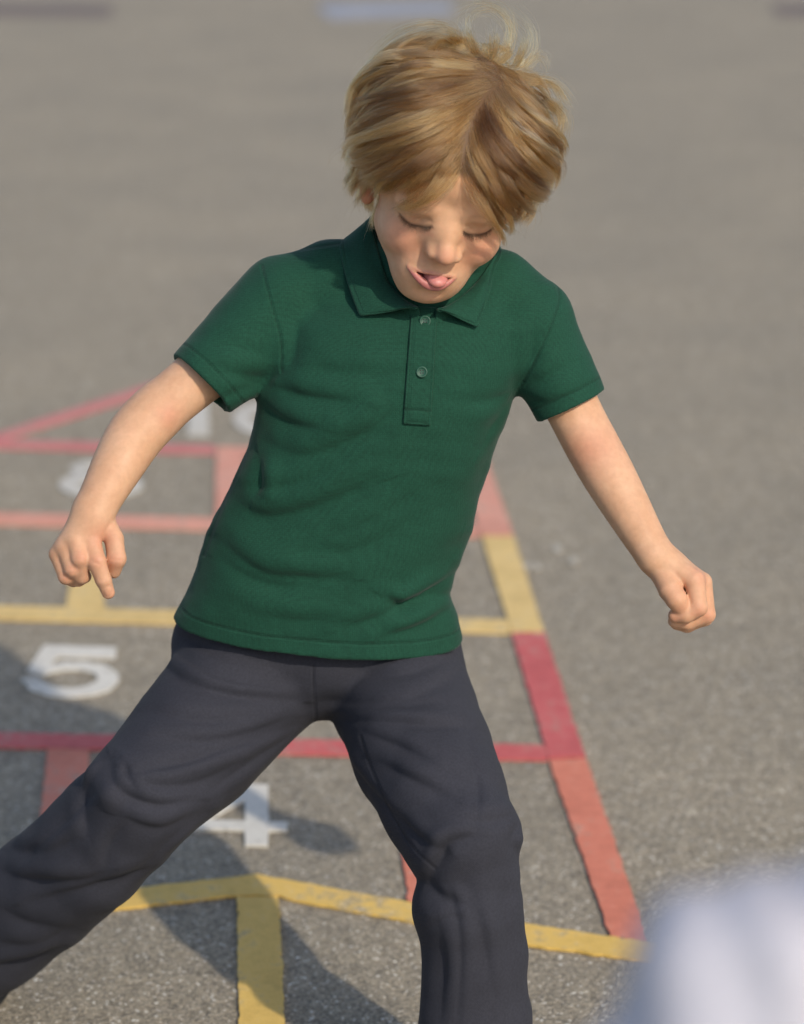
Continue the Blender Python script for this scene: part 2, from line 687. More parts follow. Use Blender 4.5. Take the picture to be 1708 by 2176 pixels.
def slab(name, outer, holes, mat, parent, z0=0.001, thick=0.003, jit=0.0007, step=0.009, label=None):
    """a painted shape given by its outline in the view, laid on the ground"""
    def prep(poly):
        w = ground(np.array([p[0] for p in poly]), np.array([p[1] for p in poly]))
        out = []
        for i in range(len(w)):
            a, b = w[i], w[(i + 1) % len(w)]
            n = max(1, int(np.linalg.norm(b - a) / step))
            t = (b - a) / (np.linalg.norm(b - a) + 1e-9)
            nn = np.array([-t[1], t[0], 0])
            for k in range(n):
                out.append(a + (b - a) * k / n + nn * rng.normal(0, jit))
        return out
    loops = [prep(outer)] + [prep(h) for h in holes]
    flat = [p for L in loops for p in L]
    tris = tessellate_polygon([[Vector((p[0], p[1], 0)) for p in L] for L in loops])
    top = [(p[0], p[1], z0 + thick) for p in flat]
    bot = [(p[0], p[1], z0) for p in flat]
    n = len(flat)
    faces = []
    for t in tris:
        a, b, c = (flat[i] for i in t)
        if (b[0] - a[0]) * (c[1] - a[1]) - (b[1] - a[1]) * (c[0] - a[0]) < 0:
            t = t[::-1]
        faces.append(tuple(t))
    s = 0
    for L in loops:
        for i in range(len(L)):
            j = (i + 1) % len(L)
            faces.append((s + i, s + j, n + s + j, n + s + i))
        s += len(L)
    o = mesh_obj(name, top + bot, faces, mat, parent, smooth=False)
    bm = bmesh.new()
    bm.from_mesh(o.data)
    bmesh.ops.recalc_face_normals(bm, faces=bm.faces)
    bm.to_mesh(o.data)
    bm.free()
    if label:
        o['label'] = label
    return o


hop = empty('hopscotch_grid', tuple(ground(600, 1600)))
tag(hop, 'hopscotch grid of red, salmon and yellow lines with white numbers painted on the asphalt', 'hopscotch')
row = lambda u, a, k: a + k * u
LINES = [
    ('painted_line', M_SALMON_HAZE, [(964, 966), (1030, 968), (1090, 1140), (1022, 1140)], None),
    ('painted_line', M_YELLOW_HAZE, [(1024, 1144), (1091, 1144), (1155, 1345), (1086, 1345)], 'yellow stretch of the border line'),
    ('painted_line', M_RED, [(1087, 1350), (1157, 1349), (1243, 1612), (1166, 1616)], 'red stretch of the border line'),
    ('painted_line', M_SALMON, [(1167, 1622), (1245, 1617), (1378, 2008), (1297, 1996)], 'salmon stretch of the border line'),
    ('painted_line', M_SALMON_HAZE, [(-420, 1083), (1018, 1119), (1018, 1145), (-420, 1107)], None),
    ('painted_line', M_YELLOW_HAZE, [(-420, 1280), (1080, 1322), (1084, 1350), (-420, 1309)], None),
    ('painted_line', M_RED, [(-420, 1552), (1160, 1589), (1164, 1620), (-420, 1583)], None),
    ('painted_line', M_RED_HAZE, [(-420, 928), (455, 951), (458, 967), (-420, 945)], None),
    ('painted_line', M_SALMON_HAZE, [(460, 953), (960, 957), (962, 973), (519, 969), (518, 1106), (457, 1104)], None),
    ('painted_line', M_RED_HAZE, [(-30, 934), (466, 772), (940, 948), (905, 948), (466, 789), (10, 938)], None),
    ('painted_line', M_YELLOW_HAZE, [(166, 1122), (213, 1124), (222, 1297), (141, 1295)], None),
    ('painted_line', M_SALMON, [(101, 1597), (189, 1599), (176, 1912), (70, 1920)], None),
    ('painted_line', M_SALMON, [(824, 1613), (903, 1616), (950, 1938), (868, 1922)], None),
    ('painted_line', M_YELLOW, [(546, 1864), (641, 1882), (875, 1925), (1119, 1969), (1400, 2013), (1402, 2052), (1122, 2014), (875, 1964), (641, 1922), (592, 1910), (546, 1909), (501, 1908), (236, 1939), (-120, 1985), (-120, 1941), (294, 1893)], 'yellow line bent into a shallow peak'),
    ('painted_line', M_YELLOW, [(503, 1913), (592, 1914), (605, 2176), (618, 2450), (512, 2450), (508, 2176)], 'yellow line running down from the peak'),
]
for nm, mt, q, lb in LINES:
    slab(nm, q, [], mt, hop, label=lb)
z6 = lambda L: [(x * 0.5252, 1281.4 + y * 0.5252) for x, y in L]
FIVE = [(178, 180), (470, 190), (467, 232), (232, 226), (200, 258), (260, 246), (350, 246), (430, 262), (480, 296), (482, 325), (440, 362), (370, 384),
        (280, 391), (190, 383), (120, 358), (84, 318), (148, 308), (175, 332), (225, 350), (285, 355), (345, 348), (390, 328), (396, 308), (375, 290),
        (320, 279), (265, 279), (215, 287), (175, 300), (108, 282)]
slab('painted_number', z6(FIVE), [], M_WHITE, hop, step=0.009, jit=0.0004, label='white painted number 5')
FOUR = [(1000, 745), (1085, 747), (1086, 895), (1165, 898), (1163, 932), (1086, 932), (1084, 993), (990, 992), (990, 930), (715, 923), (715, 892)]
slab('painted_number', z6(FOUR), [z6([(990, 808), (990, 894), (838, 889)])], M_WHITE, hop, step=0.009, jit=0.0004, label='white painted number 4')
ring = lambda cx, cy, rx, ry, n=28, a0=0.0, a1=2 * math.pi: [(cx + rx * math.cos(a0 + (a1 - a0) * i / n), cy + ry * math.sin(a0 + (a1 - a0) * i / n)) for i in range(n)]
EIGHT = ring(215, 1034, 90, 27, 22, math.radians(-38), math.radians(218)) + ring(215, 1000, 66, 17, 18, math.radians(152), math.radians(388))
slab('painted_number', EIGHT, [ring(215, 1037, 48, 12)[::-1], ring(215, 1001, 33, 7)[::-1]], M_WHITE_F, hop, step=0.009, jit=0.0004, label='white painted number 8 behind the hand')
slab('painted_number', [(404, 858), (442, 859), (444, 929), (398, 928), (401, 880), (380, 884), (378, 872)], [], M_WHITE_F, hop, step=0.009, jit=0.0004, label='white painted figure 1')
slab('painted_number', ring(560, 893, 65, 34), [ring(560, 893, 27, 16)[::-1]], M_WHITE_F, hop, step=0.009, jit=0.0004, label='white painted figure 0')

bl = slab('painted_line', [(672, 12), (955, 7), (965, 27), (700, 40)], [], M_BLUE, None, label='pale blue painted line far off on the asphalt')
tag(bl, cat='line')
for q, lb in (([(-60, 8), (240, 12), (238, 36), (-60, 34)], 'dark flat patch in the asphalt far off near the top left corner'), ([(1640, 10), (1800, 8), (1800, 36), (1650, 34)], 'dark flat patch in the asphalt far off near the top right corner')):
    o = slab('asphalt_patch', q, [], M_PATCH, None, label=lb)
    tag(o, cat='patch', group='dark patches in the asphalt')
for i, (u, v, r) in enumerate([(1120, 1206, 9), (1142, 1209, 8), (1185, 1170, 11), (1218, 1196, 10)]):
    slab('paint_spot', ring(u, v, r, r * 0.55, 9), [], M_SPOT, g, jit=0.0006)

# ------------------------------------------------------------------ the boy
BASE = m2w(mp(620, 2380, -100))
BASE[2] = 0.0
boy = empty('person', tuple(BASE))
tag(boy, 'child in dark green polo shirt and charcoal trousers striding with arms out, looking down', 'person')

# ---- head frame
def rot(y, p, r):
    y, p, r = np.radians([y, p, r])
    cy, sy, cp, sp, cr, sr = np.cos(y), np.sin(y), np.cos(p), np.sin(p), np.cos(r), np.sin(r)
    return np.array([[cr, -sr, 0], [sr, cr, 0], [0, 0, 1]]) @ np.array([[1, 0, 0], [0, cp, -sp], [0, sp, cp]]) @ np.array([[cy, 0, sy], [0, 1, 0], [-sy, 0, cy]])


HR = rot(9, 30, -13)
HS = 0.93
HT = np.array([36.05, 280.16, 70.0])
h2m = lambda p: (np.asarray(p, float) @ HR.T) * HS + HT
m2h = lambda p: ((np.asarray(p, float) - HT) / HS) @ HR


def make_head():
    f = Field((-84, -135, -116), (84, 122, 110), 1.35)
    f.ell((0, 40, -14), (70, 77, 95), 8)                           # skull
    f.ell((0, -18, 20), (57, 62, 53), 18)                         # face
    for s in (-1, 1):
        f.ell((s * 30, -29, 44), (24, 23, 25), 16)                # cheeks
        f.cap((s * 40, -42, 12), (s * 12 - 4, -76, 52), 15, 12, 16)   # jaw line
        f.ell((s * 15 - 3, -66, 50), (18, 20, 22), 14)
    f.ell((-5, -79, 56), (17, 13.5, 17), 12)                        # chin
    f.ell((-3, -53, 60), (27, 21, 20.5), 14)                      # muzzle
    for s in (-1, 1):
        f.ell((s * 29.5, 1.5, 85), (18, 8.5, 18), 10, 's')        # sockets
        f.ell((s * 29.3, -4, 54.0), (15.5, 12.5, 14.5), 5)        # lids over the eyeballs
        f.chain([(s * 16, 13, 70), (s * 29, 15, 69), (s * 44, 11, 58)], [4.5, 5, 4.5], 18)   # brow
    f.chain([(2, 8, 71.5), (2, -8, 78), (1.8, -19, 85.5)], [5.6, 6.0, 7.2], 12)
    f.ell((2.2, -25.0, 89.0), (9.2, 8.4, 9.6), 6)
    f.ell((-9.4, -26.8, 81.5), (6.0, 5.6, 8.5), 6)
    f.ell((12.8, -27.6, 81.5), (6.0, 5.6, 8.5), 6)
    for s in (-1, 1):
        f.ell((1.5 + s * 12, -13, 66.5), (8, 14, 8.5), 13)
    f.ell((-5, -9, 70), (9, 17, 9.5), 13)
    for x in (-5.2, 7.8):
        f.ell((x, -34.2, 87), (3.0, 2.2, 3.6), 2.5, 's')
    # mouth
    mx = np.array([-26.5, -21, -13, -5, 3, 10, 14.5, 17.5])
    my = np.array([-51.0, -52.4, -54.5, -55.8, -55.9, -55.0, -54.1, -53.4])
    mh = np.array([0.2, 1.3, 3.2, 4.6, 4.3, 2.6, 1.2, 0.2])
    rU0 = np.array([1.0, 1.5, 1.9, 2.2, 2.2, 1.8, 1.4, 1.0])
    rL0 = np.array([0.8, 2.2, 3.7, 4.6, 4.5, 3.3, 1.9, 0.8])
    mz = np.array([f.front(x, y) for x, y in zip(mx, my)])
    uz = np.array([f.front(x, y) for x, y in zip(mx, my + mh + 1)])
    lz = np.array([f.front(x, y) for x, y in zip(mx, my - mh - 2)])
    UL = np.stack([mx, my + mh + rU0 * 0.55, uz - 0.9 + 0.3 * rU0], 1)
    UL[3, 1] += 0.5
    UL[4, 1] -= 0.3
    LL = np.stack([mx, my - mh - rL0 * 0.55, lz - 0.4 + 0.32 * rL0], 1)
    UL, LL = catmull(UL, 3), catmull(LL, 3)
    dn = np.linspace(0, 7, 22)
    rU1, rL1 = np.interp(dn, range(8), rU0), np.interp(dn, range(8), rL0)
    for i in range(21):
        t = (i + 0.5) / 3
        x, y, z, h = (np.interp(t, range(8), w) for w in (mx, my, mz, mh))
        f.cap((x, y, z + 8), (x, y + 0.5, z - 13), h + 0.6, h * 0.8 + 0.3, 1.5, 's')
    f.tube(UL, rU1, 2.5)
    f.tube(LL, rL1, 2.5)
    f.ell((-2, -74, 80), (11, 3.5, 5), 7, 's')
    # ears
    for s in (-1, 1):
        e = 0 if s < 0 else -5
        f.ell((s * (69 + e), -6, -8), (6, 24, 15), 4)
        f.ell((s * (66 + e), -27, -3), (6.0, 9, 8), 6)
        f.ell((s * (75 + e), -4, -5), (4, 15, 9), 4, 's')
    # neck
    f.chain([(0, -40, -25), (0, -92, -28), m2h(mp(905, 640, 5))], [46, 38, 44], 22)
    v, q = f.mesh(2)
    # creases
    N = normals(v, q)
    fr = N[:, 2] > 0.1
    D = np.zeros(len(v))
    dark = np.zeros(len(v))
    lash = {}
    for s in (-1, 1):
        L = catmull([(s * 15.5, -2.8), (s * 21, -7.2), (s * 29, -9.6), (s * 37, -8.2), (s * 43.5, -4.0)], 6)
        lash[s] = L
        d, t = seg_dist(v[:, :2], L)
        below = v[:, 1] < np.interp(v[:, 0] * s, L[:, 0] * s, L[:, 1])
        D -= np.where(fr, 1.1 * np.exp(-((d) / 1.5) ** 2), 0)
        D -= np.where(fr & below, 0.35 * np.exp(-((d) / 4.0) ** 2), 0)
        dark = np.maximum(dark, np.where(fr, np.exp(-(d / 1.9) ** 2) * np.sin(np.pi * np.clip(t, 0.06, 0.94)) ** 0.5, 0) * 0.6)
        C = catmull([(s * 16, 2.0), (s * 24, 5.6), (s * 33, 5.6), (s * 43, 0.5)], 6)    # lid fold
        d, t = seg_dist(v[:, :2], C)
        D -= np.where(fr, 0.4 * np.exp(-(d / 1.5) ** 2), 0)
    for line, a, w in ((([-17, -24], [-24, -34], [-29, -46]), 0.35, 4.5), (([19, -25], [24, -36], [22, -50]), 0.4, 4.5)):   # smile lines
        d, t = seg_dist(v[:, :2], catmull(line, 5))
        D -= np.where(fr & (v[:, 2] > 40), a * np.exp(-(d / w) ** 2), 0)
    v = v + N * D[:, None]
    # colour zones
    dl = np.full(len(v), 99.0)
    dU, tU = seg_dist(v, UL)
    dL, tL = seg_dist(v, LL)
    rU, rL = np.interp(tU, np.linspace(0, 1, 22), rU1), np.interp(tL, np.linspace(0, 1, 22), rL1)
    lip = np.maximum((1 - smoothstep(-0.3, 0.8, dU - rU)) * 0.5, (1 - smoothstep(-0.5, 1.2, dL - rL)) * 0.95)
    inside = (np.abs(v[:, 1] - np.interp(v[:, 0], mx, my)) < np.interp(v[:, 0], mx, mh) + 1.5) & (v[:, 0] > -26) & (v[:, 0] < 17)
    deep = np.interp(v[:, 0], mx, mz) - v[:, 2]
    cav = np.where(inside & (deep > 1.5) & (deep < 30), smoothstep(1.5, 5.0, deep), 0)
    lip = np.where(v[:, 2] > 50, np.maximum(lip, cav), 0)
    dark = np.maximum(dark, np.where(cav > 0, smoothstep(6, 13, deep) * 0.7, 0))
    blush = np.zeros(len(v))
    for c, r, a in (((-33, -27, 62), 21, 0.8), ((34, -27, 62), 21, 0.8), ((1, -25, 96), 11, 0.7), ((-68, -18, -6), 30, 1.0), ((68, -18, -6), 30, 1.0), ((-1, -82, 72), 10, 0.35)):
        blush = np.maximum(blush, a * np.exp(-(np.linalg.norm(v - np.array(c), axis=1) / r) ** 2))
    for s in (-1, 1):
        d, t = seg_dist(v[:, :2], catmull([(s * 15, -9), (s * 29, -15), (s * 42, -10)], 5))
        blush = np.maximum(blush, np.where(fr, 0.5 * np.exp(-(d / 4) ** 2), 0))
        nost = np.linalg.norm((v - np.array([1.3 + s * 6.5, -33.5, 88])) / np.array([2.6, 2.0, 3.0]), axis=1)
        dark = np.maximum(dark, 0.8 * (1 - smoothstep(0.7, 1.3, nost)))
    brow = np.zeros(len(v))
    for s in (-1, 1):
        d, t = seg_dist(v[:, :2], catmull([(s * 13, 12), (s * 27, 17), (s * 44, 12)], 5))
        brow = np.maximum(brow, np.where(fr, 0.30 * np.exp(-(d / 2.6) ** 2) * np.sin(np.pi * np.clip(t, .1, .9)), 0))
    hl = hairline(v)
    scalp = smoothstep(-2, 7, v[:, 1] - hl) * np.where(np.abs(v[:, 0]) > 72, 0, 1) * (v[:, 1] > -60)
    return v, q, dict(lip=lip, blush=blush, dark=dark, brow=brow, scalp=scalp), lash


def hairline(v):
    phi = np.degrees(np.abs(np.arctan2(v[:, 0], v[:, 2] + 6)))
    return np.interp(phi, [0, 30, 50, 68, 80, 95, 110, 140, 180], [53, 49, 38, 20, 12, 4, -30, -44, -50])


Vh, Qh, Ah, lash = make_head()

# ---- arms and hands
z4 = lambda x, y, z: mp(1313.4 + x * 0.15005, 1121.2 + y * 0.15005, z)
z3 = lambda x, y, z: mp(64.07 + x * 0.15005, 1025.1 + y * 0.15005, z)


def make_arm_fist():
    """arm on the right of the picture, hand closed, seen from the thumb side"""
    f = Field((90, -110, -70), (285, 180, 90), 1.3)
    Z = 32.0
    f.limb([mp(1128, 690, 0), mp(1222, 878, -4), mp(1257, 945, -4), mp(1292, 1008, 4), mp(1330, 1075, 14), mp(1366, 1138, 24), mp(1394, 1184, 30)], [24, 22, 22.0, 21.4, 19.2, 16.6, 14.8])
    f.cap(mp(1392, 1180, Z - 2), z4(700, 560, Z - 6), 14.5, 15.5, 6)
    kn = [((1075, 740), 9), ((1175, 770), -4), ((1165, 800), -16), ((1110, 830), -27)]
    for (x, y), dz in kn:
        f.cap(z4(660, 520, Z - 6 + dz * 0.35), z4(x, y, Z + dz), 13.0, 8.8, 7)
    f.cap(z4(760, 640, Z - 16), z4(900, 800, Z - 18), 13, 11, 6)
    F_ = 2.0
    f.chain([z4(1085, 760, Z + 9), z4(1140, 1130, Z + 11), z4(960, 1235, Z + 10), z4(810, 1243, Z + 8)], [8.9, 7.6, 7.0, 6.3], F_)
    f.chain([z4(1185, 790, Z - 4), z4(1250, 1230, Z - 3), z4(985, 1335, Z - 3), z4(800, 1320, Z - 2)], [8.9, 7.6, 7.0, 6.0], F_)
    f.chain([z4(1170, 810, Z - 17), z4(1225, 1270, Z - 16), z4(975, 1375, Z - 15), z4(830, 1350, Z - 14)], [8.4, 7.2, 6.6, 6.0], F_)
    f.chain([z4(1115, 840, Z - 28), z4(1150, 1240, Z - 27), z4(960, 1330, Z - 26), z4(850, 1310, Z - 25)], [7.6, 6.3, 5.8, 5.3], F_)
    f.chain([z4(640, 660, Z + 2), z4(740, 880, Z + 12), z4(820, 1010, Z + 16), z4(868, 1090, Z + 14)], [11.0, 10.0, 9.0, 7.9], 2.5)
    v, q = f.mesh(2)
    bl = np.zeros(len(v))
    for p, r in ((z4(1150, 1200, Z + 16), 9), (z4(820, 1240, Z + 12), 9), (z4(1270, 1260, Z + 3), 9), (z4(1150, 730, Z + 10), 11), (z4(880, 800, Z), 12), (z4(880, 1110, Z + 18), 7), (mp(1254, 960, 14), 24)):
        bl = np.maximum(bl, 0.6 * np.exp(-(np.linalg.norm(v - p, axis=1) / r) ** 2))
    bl = np.maximum(bl, 0.22 * smoothstep(-40, -70, v[:, 1]))
    return v, q, bl


def make_arm_point():
    """arm on the left of the picture, back of the hand to the camera, forefinger hanging down"""
    f = Field((-330, -95, -70), (-60, 190, 110), 1.3)
    Z = 62.0
    f.limb([mp(600, 655, 0), mp(392, 826, 18), mp(335, 874, 22), mp(288, 925, 30), mp(252, 985, 42), mp(220, 1045, 54), mp(198, 1088, 60)], [27, 22.4, 23.4, 23.4, 21.3, 18.2, 17.0])
    f.cap(mp(198, 1088, Z), z3(860, 560, Z + 1), 16.8, 16.0, 6, flat=(0, 0, 1), ff=1.2)
    for (x, y), dz, r in (((850, 850), 6, 9.2), ((650, 840), 8, 9.2), ((500, 920), 4, 8.5), ((390, 1010), -2, 7.6)):
        f.cap(z3(850, 520, Z + 1), z3(x, y, Z + dz), 13, r, 7, flat=(0, 0, 1), ff=1.15)
    f.cap(z3(800, 700, Z - 8), z3(650, 1000, Z - 12), 13, 11, 6)
    F_ = 1.8
    f.chain([z3(850, 850, Z + 6), z3(935, 1120, Z + 12), z3(1035, 1380, Z + 10), z3(1105, 1560, Z + 6)], [9.2, 8.2, 6.9, 5.7], F_)
    f.chain([z3(650, 850, Z + 8), z3(700, 1080, Z + 13), z3(735, 1330, Z + 2), z3(770, 1330, Z - 12)], [8.8, 7.6, 6.6, 6.0], F_)
    f.chain([z3(500, 930, Z + 4), z3(595, 1230, Z + 8), z3(680, 1370, Z - 6), z3(740, 1290, Z - 16)], [8.2, 7.0, 6.2, 5.6], F_)
    f.chain([z3(390, 1020, Z - 2), z3(500, 1340, Z + 1), z3(610, 1390, Z - 11), z3(680, 1290, Z - 16)], [7.4, 6.2, 5.4, 5.0], F_)
    f.chain([z3(1010, 520, Z - 4), z3(1185, 800, Z + 2), z3(1222, 1080, Z + 6), z3(1180, 1255, Z - 1)], [10.5, 8.2, 8.2, 6.4], 2)
    v, q = f.mesh(2)
    bl = np.zeros(len(v))
    for p, r in ((z3(1105, 1560, Z + 8), 9), (z3(940, 1120, Z + 20), 9), (z3(700, 1060, Z + 20), 8), (z3(600, 1230, Z + 14), 8), (z3(1200, 1120, Z + 12), 10), (z3(1000, 800, Z + 10), 14), (z3(500, 1350, Z + 8), 8), (mp(360, 885, 44), 12)):
        bl = np.maximum(bl, 0.6 * np.exp(-(np.linalg.norm(v - p, axis=1) / r) ** 2))
    bl = np.maximum(bl, 0.25 * smoothstep(-5, -40, v[:, 1]))
    N = normals(v, q)
    D = np.zeros(len(v))
    for a, b in (((860, 1110), (990, 1150)), ((870, 1135), (985, 1172)), ((975, 1385), (1085, 1370)), ((640, 1075), (740, 1080)), ((540, 1225), (630, 1215)), ((1150, 1090), (1290, 1100)), ((455, 1330), (530, 1320))):
        d, t = seg_dist(v[:, :2], [z3(*a, 0)[:2], z3(*b, 0)[:2]])
        D -= np.where(N[:, 2] > 0.15, 0.45 * np.exp(-(d / 0.9) ** 2), 0)
    c = z3(1100, 1545, 0)[:2]
    w = (v[:, :2] - c) @ np.array([[0.93, 0.37], [-0.37, 0.93]])
    e = np.hypot(w[:, 0] / 3.6, w[:, 1] / 4.6)
    D -= np.where((N[:, 2] > 0.1) & (e < 2), 0.5 * np.exp(-((e - 1) / 0.22) ** 2), 0)
    v = v + N * D[:, None]
    return v, q, bl


Vf, Qf, Bf = make_arm_fist()
Vp, Qp, Bp = make_arm_point()

# ---- hidden trunk under the clothes, so that the body is one figure
ft = Field((-200, -140, -130), (180, 240, 60), 4.0)
ft.ell(mp(830, 850, -8), (88, 80, 52), 10)
ft.ell(mp(720, 1160, -50), (78, 95, 46), 30)
ft.chain([mp(620, 660, 0), mp(900, 655, 0), mp(1118, 690, 0)], [22, 36, 20], 16)
Vt, Qt = ft.mesh(1)

parts = [(m2w(h2m(Vh)), Qh, Ah), (m2w(Vf), Qf, dict(blush=Bf)), (m2w(Vp), Qp, dict(blush=Bp)), (m2w(Vt), Qt, {})]
vv, qq, off = [], [], 0
aa = {k: [] for k in ('lip', 'blush', 'dark', 'brow', 'scalp')}
for v, q, a in parts:
    vv.append(v)
    qq.append(q + off)
    off += len(v)
    for k in aa:
        aa[k].append(np.asarray(a.get(k, np.zeros(len(v)))))
body = mesh_obj('body', np.concatenate(vv), np.concatenate(qq), M_SKIN, boy, {k: np.concatenate(x) for k, x in aa.items()})

# tongue
ftg = Field((-16, -70, 50), (20, -40, 100), 0.9)
ftg.chain([(-1, -59.5, 58), (0.5, -57.0, 72), (1.0, -55.6, 79.8)], [10.5, 11.2, 9.4], 3, flat=(0, 1, 0.3), ff=1.7)
v, q = ftg.mesh(2)
mesh_obj('tongue', m2w(h2m(v)), q, M_TONGUE, body)

# eyelashes: small tapering hairs along each lid edge
bvh_head = BVHTree.FromPolygons([tuple(x) for x in Vh], [tuple(int(i) for i in x) for x in Qh])
for s in (-1, 1):
    vs_, fs_ = [], []
    L = lash[s]
    for i in range(74):
        t = (i + random.random()) / 74
        p = np.array([np.interp(t * (len(L) - 1), np.arange(len(L)), L[:, k]) for k in (0, 1)])
        hit = bvh_head.ray_cast(Vector((p[0], p[1], 140)), Vector((0, 0, -1)))[0]
        if hit is None:
            continue
        a = np.array(hit)
        out = np.array([s * (t - 0.42) * 0.9 + random.uniform(-.12, .12), -0.75, 0.75])
        out /= np.linalg.norm(out)
        ln = random.uniform(4.6, 7.2) * (0.7 + 0.5 * math.sin(math.pi * min(t * 1.05, 1)))
        side = np.cross(out, (0, 0.7, 0.7))
        side /= np.linalg.norm(side)
        b = a + out * ln * 0.55 + np.array([0, -0.3, 0])
        c = a + out * ln + np.array([0, 0.6, 0.4])
        n0 = len(vs_)
        up = np.cross(side, out)
        for pt, r in ((a, 0.17), (b, 0.12), (c, 0.03)):
            for ang in (0, 2.094, 4.189):
                vs_.append(pt + r * (math.cos(ang) * side + math.sin(ang) * up))
        for k in range(2):
            for j in range(3):
                j2 = (j + 1) % 3
                fs_.append((n0 + k * 3 + j, n0 + k * 3 + j2, n0 + k * 3 + 3 + j2, n0 + k * 3 + 3 + j))
    mesh_obj('eyelashes', m2w(h2m(np.array(vs_))), fs_, M_LASH, body)

# ---- polo shirt
ROWS = np.array([  # v, left, right, centre z, half depth
    (630, 645, 1095, 8, 38), (665, 600, 1130, 8, 52), (700, 574, 1140, 8, 60), (770, 556, 1118, 4, 66), (830, 553, 1098, 0, 68), (880, 545, 1080, -6, 69), (950, 525, 1052, -14, 69), (1050, 480, 1022, -30, 70),
    (1130, 440, 1004, -43, 72), (1215, 412, 967, -55, 73), (1262, 394, 957, -62, 74), (1310, 368, 974, -70, 75), (1365, 352, 985, -80, 76), (1480, 335, 1005, -95, 78)], float)


def torso_d(X, Y, Z, shrink=0.0, e=2.1):
    vv = 1088 - Y / MM
    fn = lambda c: np.interp(vv, ROWS[:, 0], ROWS[:, c]).astype(np.float32)
    uL, uR, zc, T = fn(1), fn(2), fn(3), fn(4)
    cx, hw = ((uL + uR) / 2 - 854) * MM, (uR - uL) / 2 * MM
    qx, qz = np.abs(X - cx) / (hw - shrink), np.abs(Z - zc) / (T - shrink)
    q = (qx ** e + qz ** e) ** (1 / e)
    return (q - 1) * np.minimum(hw, T) * 0.9


def hem_d(X, Y, Z):
    """positive below the shirt hem (mm)"""
    return ((1333 + (X / MM + 854 - 672) * 0.093 + (Z + 75) * 0.98) * -MM + 1088 * MM - Y) * 0.93


SL = [  # sleeve: shoulder, cuff centre, radii
    (mp(600, 640, 4), mp(427, 815, 18), 40, 34),
    (mp(1128, 682, 4), mp(1214, 862, -2), 36, 31.5)]


